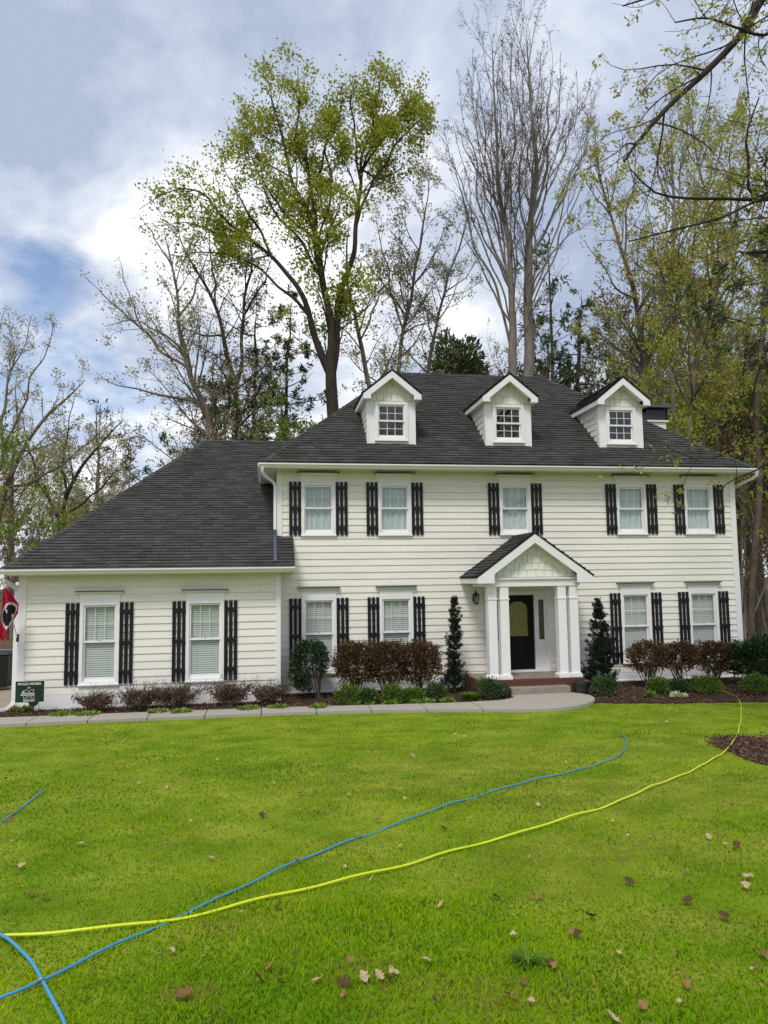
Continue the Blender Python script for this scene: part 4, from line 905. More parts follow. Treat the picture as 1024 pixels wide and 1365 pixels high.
# conifers
def conifer(xp, yb, ytop, wpx, seed, label, nb, Y, slim):
    X = on_y(xp, yb, Y); p = np.array((X[0], Y, float(ground_z(X[0], Y)))); H = on_y(xp, ytop, Y)[2]-p[2]; W_ = px_w(wpx, p)/2
    rng = np.random.default_rng(seed); root = thing('spire_conifer', label, 'conifer', p, 'conifers either side of the porch')
    ts = np.linspace(0, 1, 16); tr = np.stack([0.03*np.sin(ts*6+seed), 0.02*np.cos(ts*5), ts*H], 1); P0 = tr[None]; R0 = (0.035*(1-0.93*ts))[None]
    v, f = tubes(P0, R0, 7); link('trunk', mesh_np('trunk', v, [f], M['stem'], True), root, p)
    z = rng.random(nb)**1.15; z = 0.05+0.93*np.sort(z); a = np.arange(nb)*2.399+rng.uniform(-.5, .5, nb)
    prof = slim(z)*W_*np.where(rng.random(nb) < 0.2, rng.uniform(1.05, 1.3, nb), rng.uniform(0.6, 0.98, nb))
    s = np.linspace(0, 1, 6)
    out_ = np.stack([np.cos(a), np.sin(a), np.zeros(nb)], 1)
    P = np.stack([np.interp(z, ts, tr[:, 0]), np.interp(z, ts, tr[:, 1]), z*H], 1)[:, None]+out_[:, None]*(prof[:, None]*s)[..., None]+np.array([0, 0, 1.])*(prof[:, None]*(0.05*s+0.42*s**2))[..., None]
    R = np.full((nb, 6), 0.006)*(1-0.6*s)[None]; P2, R2 = spawn(rng, P, R, 26, 0.2, 1.0, (25, 60), 0.42, 0.25, 4, rmin=0.002, lmin=0.05)
    v, f = join([tubes(P, R, 4), tubes(P2, R2, 3)]); link('branches', mesh_np('branches', v, f, M['stem']), root, p)
    a1, t1 = along(rng, P, 40, 0.1, 1.0, 0.014); a2, t2 = along(rng, P2, 19, 0.1, 1.0, 0.012)
    pos = np.concatenate([a1, a2]); dr = np.concatenate([t1, t2]); dr = unit(dr+rng.normal(size=dr.shape)*0.7+np.array([0, 0, 0.25]))
    V, F = leaf_quads(rng, pos, 0.050, 0.26, 0, dr); link('needles', mesh_np('needles', V, [F], M['needle']), root, p)
conifer(607, 918, 792, 44, 3, 'slim dark spire conifer standing left of the porch', 150, 18.6, lambda z: np.interp(z, [0, 0.06, 0.15, 0.3, 0.6, 0.85, 1], [0.7, 1.0, 0.62, 0.45, 0.42, 0.3, 0.06]))
conifer(803, 913, 797, 52, 5, 'broader dark spire conifer standing right of the porch', 175, 18.6, lambda z: np.interp(z, [0, 0.06, 0.2, 0.4, 0.65, 0.85, 1], [0.8, 1.0, 0.85, 0.72, 0.5, 0.28, 0.05]))
# planter pots
for i, (x, y) in enumerate(((694, 922), (768, 925))):
    X = (5.68, 7.74)[i]; p = np.array((X, 17.72, float(ground_z(X, 17.72))+0.03)); z0 = p[2]
    root = thing('planter_pot', ['dark round planter pot left of the front steps', 'dark round planter pot right of the front steps'][i], 'planter', p, 'planters beside the steps')
    mb = MB(); mb.lathe([(0.13, z0), (0.16, z0+0.05), (0.195, z0+0.26), (0.205, z0+0.265), (0.205, z0+0.30), (0.185, z0+0.30), (0.18, z0+0.26)], p[0], p[1], 24); mb.build('pot', M['pot'], root, smooth_shade=False)
    mb = MB(); mb.lathe([(0.178, z0+0.255), (0.05, z0+0.272)], p[0], p[1], 18); mb.build('soil', M['mulchbase'], root)

# ================================================================== sign, flag, bin
M['sign'] = material('sign_green', (0.010, 0.045, 0.022), 0.45, 0.4, var=0.15, nscale=3, color2=(0.008, 0.012, 0.010))
M['signwhite'] = material('sign_white_print', (0.75, 0.75, 0.72), 0.5, 0.3)
M['wire'] = material('stake_wire', (0.25, 0.25, 0.25), 0.4, 0.5, metal=0.6)
sY = 18.12; s0 = on_y(20, 940, sY); s1 = on_y(58.5, 936, sY); sx0, sx1 = s0[0], s1[0]; sz1 = on_y(38, 908, sY)[2]; sz0 = on_y(38, 936, sY)[2]
gz = float(ground_z(-5.4, sY)); sc = ((sx0+sx1)/2, sY, gz)
sign = thing('yard_sign', 'dark green yard sign with white lettering staked in the mulch', 'sign', sc)
mb = MB(); mb.box(sx0, sx1, sY, sY+0.012, sz0, sz1); panel = mb.build('sign_panel', M['sign'], sign)
mb = MB(); rect_frame(mb, sx0-0.012, sx1+0.012, sz0-0.012, sz1+0.012, 0.014, 0.014, 0.014, sY+0.001, sY+0.011); mb.build('sign_edge', M['signwhite'], panel)
def text(body, xc, zc, height, parent, width=None):
    cu = bpy.data.curves.new('lettering', 'FONT'); cu.body = body; cu.size = 1.0; cu.align_x = 'CENTER'; cu.align_y = 'CENTER'; cu.offset = 0.015
    o = bpy.data.objects.new('lettering_tmp', cu); COL.objects.link(o); dg = bpy.context.evaluated_depsgraph_get(); me = bpy.data.meshes.new_from_object(o.evaluated_get(dg))
    COL.objects.unlink(o); bpy.data.objects.remove(o)
    n = len(me.vertices); co = np.empty(n*3, np.float32); me.vertices.foreach_get('co', co); co = co.reshape(-1, 3)
    lo, hi = co.min(0), co.max(0); c = (lo+hi)/2; k = height/(hi[1]-lo[1]); kx = k if width is None else width/(hi[0]-lo[0])
    q = np.stack([(co[:, 0]-c[0])*kx, np.zeros(n), (co[:, 1]-c[1])*k], 1); me.vertices.foreach_set('co', q.astype(np.float32).ravel()); me.materials.clear(); me.materials.append(M['signwhite']); me.update()
    return link('lettering', me, parent, (xc, sY-0.003, zc))
sw, sh_ = sx1-sx0, sz1-sz0
text('PROUD MEMBER', sx0+sw*0.49, sz1-sh_*0.13, sh_*0.115, panel, sw*0.82); text('OF', sx0+sw*0.47, sz1-sh_*0.315, sh_*0.075, panel)
text('BAND', sx0+sw*0.49, sz0+sh_*0.085, sh_*0.11, panel, sw*0.40)
mb = MB(); lx, lz = sx0+sw*0.47, sz1-sh_*0.60        # outlined block letter with two bands across it, a wing at its left
def stroke(pts, wd=0.007):
    for a, b in zip(pts[:-1], pts[1:]):
        a = np.array(a); b = np.array(b); d = b-a; L = np.hypot(*d); nrm = np.array([-d[1], d[0]])/L*wd/2; d = d/L*wd*0.3
        q = [a-d-nrm, b+d-nrm, b+d+nrm, a-d+nrm]; mb.add([(lx+u, sY-0.003, lz+v) for u, v in q], [(0, 1, 2, 3)])
uw, uh = sw*0.18, sh_*0.21
stroke([(-uw, uh*0.25), (-uw*0.75, uh*0.9), (-uw*0.35, uh*0.9), (0, uh*0.35), (uw*0.35, uh*0.9), (uw, uh*0.9), (uw*0.85, uh*0.3)])
stroke([(-uw, -uh*0.45), (-uw, -uh), (-uw*0.45, -uh), (-uw*0.45, -uh*0.5), (0, -uh*0.85), (uw*0.45, -uh*0.5), (uw*0.45, -uh), (uw, -uh), (uw, -uh*0.45)])
stroke([(-uw*1.3, uh*0.12), (uw*1.05, uh*0.12)], 0.016); stroke([(-uw*1.3, -uh*0.28), (uw*1.05, -uh*0.28)], 0.020); stroke([(-uw*1.5, -uh*0.35), (-uw*1.1, uh*0.7), (-uw*0.9, uh*0.2)], 0.016)
mb.build('emblem', M['signwhite'], panel)
for xx in (sx0+0.045, sx1-0.10):
    mb = MB(); mb.tube([(xx, sY+0.006, sz0+0.1), (xx-0.01, sY+0.006, gz-0.03)], 0.005, 6); mb.build('wire_leg', M['wire'], sign)
mb = MB(); lx2 = on_y(44.6, 940, 18.02)[0]; tz = sz0+0.02
n = 14; mb.prism([(lx2+0.105*math.cos(t), tz+0.105*math.sin(t)) for t in np.linspace(math.pi, 2*math.pi, n)], 18.00, 18.05, 'y'); mb.tube([(lx2, 18.02, tz-0.09), (lx2, 18.02, gz-0.03)], 0.014, 8)
mb.build('path_light', M['metalblk']); tag(bpy.data.objects['path_light'], 'small black path light in front of the yard sign', 'light')
# flag on a bracket at the wing corner
M['flagred'] = material('red_flag_cloth', (0.50, 0.022, 0.045), 0.75, 0.2, var=0.15, nscale=3, transl=0.25)
M['flagblack'] = material('black_flag_print', (0.012, 0.012, 0.012), 0.8, 0.2); M['flagwhite'] = material('white_flag_print', (0.75, 0.75, 0.75), 0.8, 0.2)
fY = 18.30
flag = thing('house_flag', 'red flag with black oval emblem drooping from a pole at the wing corner', 'flag', (-6.0, fY, 1.9))
ptop = on_y(5, 776, 17.95); pb_ = np.array((-5.74, 18.62, 1.62))
mb = MB(); mb.tube([pb_, ptop], [0.014, 0.012], 8); mb.lathe([(0.010, ptop[2]), (0.022, ptop[2]+0.015), (0.018, ptop[2]+0.035), (0.004, ptop[2]+0.045)], ptop[0], ptop[1], 10); mb.build('pole', M['trim'], flag)
mb = MB(); mb.box(-5.76, -5.70, 18.595, 18.612, 1.55, 1.72); mb.build('bracket', M['metalblk'], flag)
FO = [np.array((4.5, 785.)), np.array((2.5, 822.)), np.array((1.5, 852.)), np.array((9., 856.))]
# cloth: rows hang from the pole, folds run down; (u across folds, v down)
def flag_pt(u, v):
    left = np.array([np.interp(v, [0, .5, .9, 1], [5, 2, -2, 1.0]), 0]); right = np.array([np.interp(v, [0, .2, .5, .78, 1], [6.5, 16, 25, 24, 13.0]), 0])
    x = left[0]+(right[0]-left[0])*u; yb = np.interp(u, [0, 0.35, 0.6, 1], [852, 857, 848, 828]); y = 783+(yb-783)*v
    return on_y(x, y, 18.0+0.10*math.sin(u*9.5+0.4)*min(1, v*2.5)+0.35*u*v)
NU, NV = 40, 30; V = [flag_pt(i/NU, j/NV) for j in range(NV+1) for i in range(NU+1)]
F = np.array([(j*(NU+1)+i, j*(NU+1)+i+1, (j+1)*(NU+1)+i+1, (j+1)*(NU+1)+i) for j in range(NV) for i in range(NU)])
me = mesh_np('cloth', np.array(V)-np.array((-6, fY, 1.9)), [F], M['flagred'], True); me.materials.append(M['flagblack']); me.materials.append(M['flagwhite'])
mi = []
for j in range(NV):
    for i in range(NU):
        u, v = (i+.5)/NU, (j+.5)/NV; q = math.hypot((u-0.47)/0.43, (v-0.53)/0.22)
        mi.append(1 if q < 0.86 and not (abs((v-0.53)*1.1-(u-0.47)*0.55+0.02) < 0.035 and abs(u-.47) > 0.12) else (2 if q < 1.06 else 0))
me.polygons.foreach_set('material_index', np.array(mi, np.int32)); link('cloth', me, flag, (-6, fY, 1.9))
# wheeled bin by the driveway
bp_ = np.array((-7.35, 22.5, -0.03)); binr = thing('wheeled_bin', 'black wheeled rubbish bin standing on the driveway behind the flag', 'bin', bp_)
def frus(mb, cx, cy, z0, z1, a, b, c, d):
    mb.add([(cx-a, cy-b, z0), (cx+a, cy-b, z0), (cx+a, cy+b, z0), (cx-a, cy+b, z0), (cx-c, cy-d, z1), (cx+c, cy-d, z1), (cx+c, cy+d, z1), (cx-c, cy+d, z1)], [(3, 2, 1, 0), (4, 5, 6, 7), (0, 1, 5, 4), (1, 2, 6, 5), (2, 3, 7, 6), (3, 0, 4, 7)])
mb = MB(); frus(mb, bp_[0], bp_[1], 0.05, 0.95, 0.24, 0.26, 0.31, 0.36); mb.build('body', M['bin'], binr, bevel=0.02)
mb = MB(); frus(mb, bp_[0], bp_[1], 0.952, 1.03, 0.34, 0.39, 0.28, 0.32); mb.build('lid', M['bin'], binr, bevel=0.015)
for s in (-1, 1):
    mb = MB(); mb.tube([(bp_[0]+s*0.25, bp_[1]+0.3, 0.08), (bp_[0]+s*0.30, bp_[1]+0.3, 0.08)], 0.11, 16); mb.build('wheel', M['metalblk'], binr)
mb = MB(); mb.tube([(bp_[0]-0.25, bp_[1]+0.42, 0.93), (bp_[0]+0.25, bp_[1]+0.42, 0.93)], 0.016, 8); mb.build('handle', M['bin'], binr)

# ================================================================== hoses on the lawn
M['hosey'] = material('yellow_green_hose', (0.62, 0.70, 0.02), 0.4, 0.4, var=0.08, nscale=20); M['hoseb'] = material('blue_hose', (0.045, 0.28, 0.50), 0.35, 0.4, var=0.08, nscale=20)
def hose(name, label, pts, r, mat, lift, dense=10):
    G = [on_ground(x, y, lift) for x, y in pts]; c = curve2(G, dense)
    rng = np.random.default_rng(len(pts)); ph = np.cumsum(np.linalg.norm(np.diff(c, axis=0, prepend=c[:1]), axis=1))
    c[:, 2] = ground_z(c[:, 0], c[:, 1])+lift+0.008*np.sin(ph*3.1)+0.006*np.sin(ph*7.7+1); c[:, :2] += 0.012*np.sin(ph*4.3)[:, None]
    mb = MB(); mb.tube(c, r, 8); o = mb.build(name, M[mat], smooth_shade=True); return tag(o, label, 'hose')
hose('garden_hose', 'long yellow green hose snaking from the house wall across the lawn', [(-60, 1256), (0, 1250), (60, 1246), (150, 1236), (250, 1220), (350, 1197), (450, 1175), (540, 1153), (620, 1128), (700, 1108), (770, 1086), (830, 1065), (890, 1040), (940, 1018), (975, 992), (986, 968), (988, 945), (985, 932), (975, 925), (960, 921.5), (945, 919.5), (926, 914.5), (915, 911), (907, 906)], 0.0098, 'hosey', 0.024)
hose('garden_hose', 'blue hose running straight across the lawn with a hook at its far end', [(-60, 1352), (0, 1333), (60, 1306), (130, 1272), (205, 1236), (300, 1192), (370, 1161), (450, 1126), (520, 1101), (600, 1072), (660, 1053), (720, 1038), (780, 1023), (820, 1010), (834, 996), (834, 985), (824, 979)], 0.0082, 'hoseb', 0.017)
hose('garden_hose', 'thick looking blue hose loop crossing over the other blue hose', [(-40, 1235), (0, 1250), (25, 1268), (50, 1290), (68, 1316), (78, 1345), (84, 1375), (86, 1410)], 0.0092, 'hoseb', 0.034)
hose('garden_hose', 'short stretch of blue hose half sunk in the grass near the driveway side', [(-60, 1118), (-20, 1104), (10, 1091), (30, 1075), (45, 1063), (60, 1054)], 0.0082, 'hoseb', 0.02)

# ================================================================== fallen leaves on the lawn
L1 = [(580,225),(600,218),(160,255),(230,238),(15,275),(30,258),(730,288),(803,313),(800,360),(698,375),(675,345),(30,445),(215,450),(145,483),(60,507),(80,582),(123,590),(587,428),(562,487),(742,615),(418,748),(490,850),(720,780),(750,818),(693,812),(850,815),(915,820),(1010,800),(968,805),(1008,385),(955,428),(795,495),(930,320),(370,287),(447,298),(25,383)]
L2 = [(190,158),(215,163),(457,212),(485,232),(75,215),(55,330),(95,335),(170,378),(160,408),(230,382),(45,455),(410,345),(560,290),(600,440),(650,428),(718,428),(865,430),(850,395),(940,455),(808,522),(655,550),(972,537),(965,562),(297,588),(152,612),(102,605),(550,640),(905,640),(808,600),(500,685),(515,688),(440,765),(455,775),(115,762),(370,815),(345,855),(330,850),(25,795),(10,805),(805,825),(690,880),(1010,830),(610,915),(930,337),(815,208),(1005,155),(755,125)]
LEAFC = [('leaf_tan', (0.50, 0.38, 0.23)), ('leaf_brown', (0.21, 0.125, 0.055)), ('leaf_russet', (0.30, 0.17, 0.075)), ('leaf_dark', (0.11, 0.07, 0.035))]
LM = [material(n_, c, 0.8, 0.06, var=0.3, nscale=20, transl=0.15) for n_, c in LEAFC]
LLAB = ['pale tan dry leaf lying curled on the green lawn', 'brown dry leaf lying curled on the green lawn', 'russet dry leaf lying curled on the green lawn', 'dark crumpled dry leaf lying in the lawn']
def leaf_mesh(v, mat):
    r = random.Random(v); vs = []; n = 10
    for i in range(n+1):
        t = i/n; L = t-0.5; wv = 0.36*math.sin(math.pi*t**0.8)*(1+0.35*math.sin(i*2.4+v))
        cz = (0.55*L*L+0.10*math.sin(5*L+v))*(1+0.5*math.sin(v))+0.02
        vs += [(L, -wv, cz+0.45*wv*r.uniform(0.4, 1.2)), (L, 0, cz-0.02), (L, wv, cz+0.45*wv*r.uniform(0.2, 1.2))]
    b = MB(); b.add(vs, [(i*3+k, i*3+3+k, i*3+4+k, i*3+1+k) for i in range(n) for k in range(2)]); b.tube([(-0.5, 0, 0.06), (-0.65, 0.03, 0.10), (-0.8, 0.02, 0.09)], 0.012, 4); return b.mesh('dry_leaf', mat, (0, 0, 0))[0]
LMESH = [[leaf_mesh(3*k+j, LM[k]) for j in range(3)] for k in range(4)]
L3_ = [(rnd.uniform(0, 1024), 985+370*rnd.random()**1.3) for _ in range(75)]
for i, (x, y) in enumerate([(a/2, 900+b/2) for a, b in L1]+[(512+a/2, 900+b/2) for a, b in L2]+L3_):
    k = rnd.choice((0, 0, 0, 2, 1, 3)); p = on_ground(x, y, 0.032); o = link('dry_leaf', LMESH[k][i % 3], None, p); sz = rnd.uniform(0.04, 0.085)*(1 if i < 83 else 0.62)
    o.rotation_euler = (rnd.uniform(-.5, .5), rnd.uniform(-.5, .5), rnd.uniform(0, 6.28)); o.scale = (sz, sz, sz); tag(o, LLAB[k], 'leaf', 'dry leaves scattered on the lawn: '+LEAFC[k][0][5:])

# ================================================================== mulch chips
def chips(name, X, Y, dz, label, size=0.055):
    rng = np.random.default_rng(9); n = len(X); pos = np.stack([X, Y, ground_z(X, Y)+dz+rng.uniform(0.0, 0.025, n)], 1)
    d = unit(np.stack([rng.normal(size=n), rng.normal(size=n), rng.normal(size=n)*0.28], 1))
    V, F = leaf_quads(rng, pos, size, 0.38, 0, d, fold=0.06); return tag(link(name, mesh_np(name, V, [F], M['mulch'])), label, 'mulch', kind='stuff')
rng = np.random.default_rng(8); n = 62000; X = rng.uniform(-6.0, 16, n); Y = rng.uniform(15.3, 19.5, n)
ok = Y > front_y(X)+0.04
onwalk = (X < 5.9) & (Y < np.interp(X, [p[0] for p in WALK_BACK], [p[1] for p in WALK_BACK])+0.03)
onpad = (X >= 5.4) & (X < 7.78) & (Y < 18.0) & ((X > 5.8) | (Y < 17.0)) & ~((X > 7.55) & (Y > 17.5))
inh = ((X < 0.36) & (Y > WY-0.07)) | ((X > 5.2) & (X < 8.0) & (Y > 17.98)) | ((X > 5.9) & (X < 7.5) & (Y > 17.65))
ok &= ~onwalk & ~onpad & ~inh
chips('mulch_chips', X[ok], Y[ok], 0.015, 'loose reddish brown bark chips covering the flower bed')
a = rng.uniform(0, 6.28, 9000); r = np.sqrt(rng.random(9000)); X = RING_C[0]+RING_R[0]*r*np.cos(a)*1.12; Y = RING_C[1]+RING_R[1]*r*np.sin(a)*1.12; k = ring_d(X, Y) < 0.92+0.2*rng.random(len(X))
o = chips('mulch_chips', X[k], Y[k], 0.015, 'loose bark chips covering the round tree ring')
# ================================================================== trees
M['t_spring'] = leafmat('spring_leaf', (0.36, 0.39, 0.040), 0.4, 0.025, 0.5)
M['t_olive'] = leafmat('olive_spring_leaf', (0.42, 0.405, 0.075), 0.4, 0.03, 0.5)
M['t_pale'] = leafmat('pale_opening_leaf', (0.40, 0.38, 0.21), 0.35, 0.03, 0.4)
M['t_bud'] = leafmat('bud_brown', (0.19, 0.145, 0.105), 0.35, 0.03, 0.3)
M['t_pine'] = leafmat('pine_needle', (0.075, 0.115, 0.03), 0.45, 0.03, 0.1)
M['t_fresh'] = leafmat('fresh_green_leaf', (0.19, 0.29, 0.04), 0.4, 0.03, 0.45)
M['t_rust'] = leafmat('rusty_leaf', (0.24, 0.17, 0.07), 0.4, 0.03, 0.4)
def limbs_from_px(limbs, Y, rng, tilt=0.5):
    """limbs traced as (x, y, width in px); each takes its own lean towards or away from the viewer so the crown has depth"""
    out_ = []; x0 = limbs[0][0][0]
    for li, l in enumerate(limbs):
        k = rng.uniform(-tilt, tilt) if li else 0.0; pts = []
        st = np.array(l[0][:2], float)
        for x, y, wpx in l:
            h = math.hypot(x-st[0], y-st[1])*Y/FPX; q = on_y(x, y, Y+k*h*0.6); pts.append((*q, 0.5*max(wpx*0.64-(0.6 if wpx <= 3 else 0), 0.55)*(Y+k*h*0.6)/FPX))
        A_ = resample(pts, 14); Ln = np.linalg.norm(A_[-1, :3]-A_[0, :3]); t_ = np.linspace(0, 1, 14); ph_ = rng.uniform(0, 6, 6)
        env = np.sin(np.pi*t_)**0.7*Ln*(0.006 if li == 0 else 0.013)
        A_[:, 0] += env*(np.sin(t_*11+ph_[0])+0.6*np.sin(t_*23+ph_[1])); A_[:, 1] += env*(np.sin(t_*9+ph_[2])+0.6*np.sin(t_*21+ph_[3])); A_[:, 2] += env*0.5*np.sin(t_*13+ph_[4])
        out_.append([tuple(q_) for q_ in A_])
    # start each side limb on the nearest limb already placed
    done = [np.array(resample(out_[0], 40))]
    for l in out_[1:]:
        P = np.array(l); alln = np.concatenate(done); s2 = np.array([[0, 0]]); pr = lambda q: np.array([np.dot(q-CAM, AX_R)/np.dot(q-CAM, AX_F), np.dot(q-CAM, AX_U)/np.dot(q-CAM, AX_F)])
        a = np.array([pr(q[:3]) for q in alln]); b = pr(P[0, :3]); j = np.argmin(((a-b)**2).sum(1)); P[:, :3] += alln[j, :3]-P[0, :3]; done.append(resample(P, 40))
    return done
def grow(name, label, cat, Y, limbs, seed, bark='bark', leaf='t_spring', base_z=None, lv=None, leafn=6, leafs=0.13, aspect=0.6, group=None, tilt=0.5, leafz=0.0, twigmat=None, up=0.18, jit=0.10, L0=None, sel=None, hang=0.0, clump=0.0, cs=1.0):
    rng = np.random.default_rng(seed); done = L0 if L0 is not None else limbs_from_px(limbs, Y, rng, tilt)
    d0 = done[0]; foot = d0[0, :3].copy(); gz_ = float(ground_z(foot[0], foot[1]))-0.1
    if L0 is None:
        if foot[2] > gz_+0.3:     # carry the trunk on down to the ground
            n_ = 8; r_ = d0[0, 3]; ext = np.stack([np.array([foot[0]+(0.02*k), foot[1], gz_+(foot[2]-gz_)*(k/n_), r_*(1.35-0.35*(k/n_)**0.5)]) for k in range(n_)]); done[0] = resample(np.concatenate([ext, d0]), 48)
    base = np.array([foot[0], foot[1], gz_])
    root = thing(name, label, cat, base, group)
    tv = []
    for D in done: v, f = tubes(D[None, :, :3]-base, D[None, :, 3], 9 if D[0, 3] > 0.1 else 6); tv.append((v, f))
    v, f = join(tv); link('trunk', mesh_np('trunk', v, f, M[bark], True), root, base)
    main = np.array([resample(D, 24) for D in done]); P, R = main[..., :3]-base, main[..., 3]
    low = P[0, :, 2]; allP, allR, last = [], [], [(P, R)]
    lv = lv or [dict(per_m=1.1, tmin=0.30, tmax=1.0, ang=(25, 60), ratio=0.30, n=7), dict(per_m=2.2, tmin=0.25, tmax=1.0, ang=(25, 60), ratio=0.42, n=5), dict(per_m=4.0, tmin=0.2, tmax=1.0, ang=(25, 60), ratio=0.45, n=4)]
    parts_ = []; cur = (P, R); keepP = []
    for li, a in enumerate(lv):
        a = dict(a); Q, S_ = spawn(rng, cur[0], cur[1], up=a.pop('up', up), rmin=a.pop('rmin', (0.010, 0.006, 0.004, 0.003)[li]), **a)
        parts_.append(tubes(Q, S_, (5, 4, 3, 3)[li])); keepP.append(Q); cur = (Q, S_)
    v, f = join(parts_); link('branches', mesh_np('branches', v, f, M[twigmat or bark]), root, base)['kind'] = 'stuff'
    if leaf and leafn:
        pos, dr = along(rng, keepP[-1], leafn, 0.25, 1.05, jit)
        if clump:
            ph = rng.uniform(0, 6, 6); q = pos*cs
            f_ = np.sin(q[:, 0]*2.1+ph[0])*np.sin(q[:, 1]*1.9+ph[1])*np.sin(q[:, 2]*2.3+ph[2])+0.6*np.sin(q[:, 0]*4.4+ph[3]+q[:, 2]*1.3)*np.sin(q[:, 2]*4.1+ph[4]+q[:, 1])
            k = rng.random(len(pos)) < np.clip(0.5+f_*2.2*clump, 0.06, 1); pos, dr = pos[k], dr[k]
        if sel is not None: k = sel(pos+base, rng); pos, dr = pos[k], dr[k]
        dd = unit(dr+rng.normal(size=dr.shape)*0.8+np.array([0, 0, 0.2-hang])); V, F = leaf_quads(rng, pos, leafs, aspect, 0, dd, fold=0.12); link('crown', mesh_np('crown', V, [F], M[leaf]), root, base)
    return root
def cnt(o): return sum(len(c.data.polygons) for c in o.children)
# the tall leafy oak behind the roof ridge
oakL = [[(445, 560, 27), (441, 500, 24), (439, 440, 17), (432, 370, 14), (424, 320, 12), (408, 275, 9), (386, 235, 7), (374, 180, 5), (362, 125, 3), (358, 105, 2)],
 [(441, 505, 22), (425, 465, 15), (405, 420, 12), (388, 380, 10), (362, 345, 8), (325, 315, 6), (295, 290, 5), (262, 262, 4), (225, 262, 3), (185, 285, 2)],
 [(443, 495, 22), (452, 440, 15), (460, 395, 12), (470, 320, 10), (478, 250, 8), (484, 215, 6), (500, 180, 5), (520, 140, 3), (540, 110, 2)],
 [(434, 375, 10), (420, 280, 8), (408, 200, 6), (402, 140, 4), (400, 85, 2)], [(472, 305, 8), (490, 255, 6), (512, 215, 5), (540, 180, 4), (568, 150, 2)],
 [(405, 420, 9), (370, 385, 6), (330, 350, 5), (290, 335, 4), (245, 335, 2)], [(362, 345, 6), (335, 290, 5), (305, 245, 3), (290, 205, 2)], [(478, 250, 6), (470, 190, 5), (466, 140, 4), (470, 95, 2)],
 [(432, 370, 8), (400, 320, 6), (365, 270, 4), (345, 210, 3), (335, 165, 2)], [(485, 222, 5), (515, 235, 4), (545, 215, 3), (572, 190, 2)], [(425, 330, 6), (440, 260, 5), (438, 190, 4), (440, 130, 2)],
 [(482, 230, 6), (508, 190, 5), (535, 150, 4), (562, 122, 2)], [(500, 185, 5), (530, 185, 4), (560, 165, 3), (582, 140, 2)], [(424, 322, 6), (392, 300, 5), (355, 255, 4), (332, 205, 2)], [(408, 278, 6), (430, 215, 5), (452, 160, 4), (458, 110, 2)], [(325, 315, 5), (285, 310, 4), (240, 295, 3), (200, 300, 2)], [(478, 250, 5), (500, 130, 4), (505, 90, 2)]]
mk_lv = lambda a, b, c, up1=0.1: [dict(per_m=a*1.6, tmin=0.28, tmax=1.0, ang=(22, 62), ratio=0.34, n=7, wob=0.18, lmax=4.0, shrink=0.82), dict(per_m=b*1.35, tmin=0.2, tmax=1.0, ang=(22, 62), ratio=0.5, n=5, wob=0.18, lmax=2.0), dict(per_m=c*1.9, tmin=0.15, tmax=1.0, ang=(25, 65), ratio=0.5, n=3, wob=0.2, lmax=0.8)]
grow('leafy_oak', 'tallest yellow green leafy tree rising behind the left dormer', 'tree', 33.0, oakL, 51, 'barkdark', 't_spring', lv=[dict(per_m=3.1, tmin=0.45, tmax=1.0, ang=(25, 68), ratio=0.34, n=7, wob=0.2, lmax=3.4, shrink=0.72), dict(per_m=2.8, tmin=0.25, tmax=1.0, ang=(22, 62), ratio=0.5, n=5, wob=0.18, lmax=1.8), dict(per_m=4.2, tmin=0.15, tmax=1.0, ang=(25, 65), ratio=0.5, n=3, wob=0.2, lmax=0.8)], leafn=40, leafs=0.165, jit=0.24, tilt=0.35, clump=0.5, sel=lambda q, r: r.random(len(q)) < np.clip((q[:, 2]-13.0)/4.5, 0.04, 1.0))
# slim leaning companion trunk
grow('slender_tree', 'thin leaning trunk beside the tall leafy tree behind the left dormer', 'tree', 34.5, [[(494, 520, 11), (480, 455, 9), (468, 400, 7), (462, 340, 4), (466, 290, 2)], [(480, 455, 5), (500, 410, 4), (512, 360, 2)]], 52, 'bark', 't_pale', lv=mk_lv(0.8, 1.6, 2.4), leafn=3, leafs=0.13)
# pale tree left of it, leaning towards the driveway
grow('pale_leaf_tree', 'sparse pale leaved tree leaning left above the wing roof ridge', 'tree', 32.0, [[(284, 592, 16), (274, 550, 14), (262, 520, 12), (252, 490, 10), (242, 450, 8), (236, 410, 6), (229, 350, 4), (218, 305, 2)],
 [(252, 488, 7), (215, 465, 6), (190, 437, 5), (160, 408, 4), (135, 388, 3), (115, 368, 2)], [(268, 540, 7), (232, 530, 6), (190, 523, 4), (150, 512, 3), (125, 498, 2)], [(246, 465, 6), (215, 440, 4), (180, 425, 3), (140, 432, 2)], [(236, 420, 5), (258, 385, 4), (272, 345, 3), (280, 300, 2)],
 [(229, 360, 4), (205, 320, 3), (185, 290, 2)], [(190, 437, 4), (170, 385, 3), (160, 345, 2)]], 53, 'bark', 't_pale', lv=mk_lv(2.0, 2.5, 2.4), leafn=7, leafs=0.125, jit=0.12, clump=0.5)
grow('forked_tree', 'forked dark trunk tree between the pale tree and the pines', 'tree', 33.0, [[(313, 592, 14), (314, 540, 12), (312, 500, 11), (297, 450, 8), (285, 405, 7), (262, 360, 5), (242, 320, 3), (236, 290, 2)], [(313, 520, 9), (322, 470, 8), (326, 420, 7), (330, 360, 5), (336, 310, 3), (340, 270, 2)], [(297, 450, 5), (270, 450, 4), (245, 440, 3), (225, 425, 2)], [(285, 405, 5), (282, 355, 4), (272, 310, 2)], [(326, 420, 5), (350, 380, 4), (365, 340, 2)]], 54, 'barkdark', 't_pale', lv=mk_lv(1.9, 2.4, 2.4), leafn=7, leafs=0.125, clump=0.5)
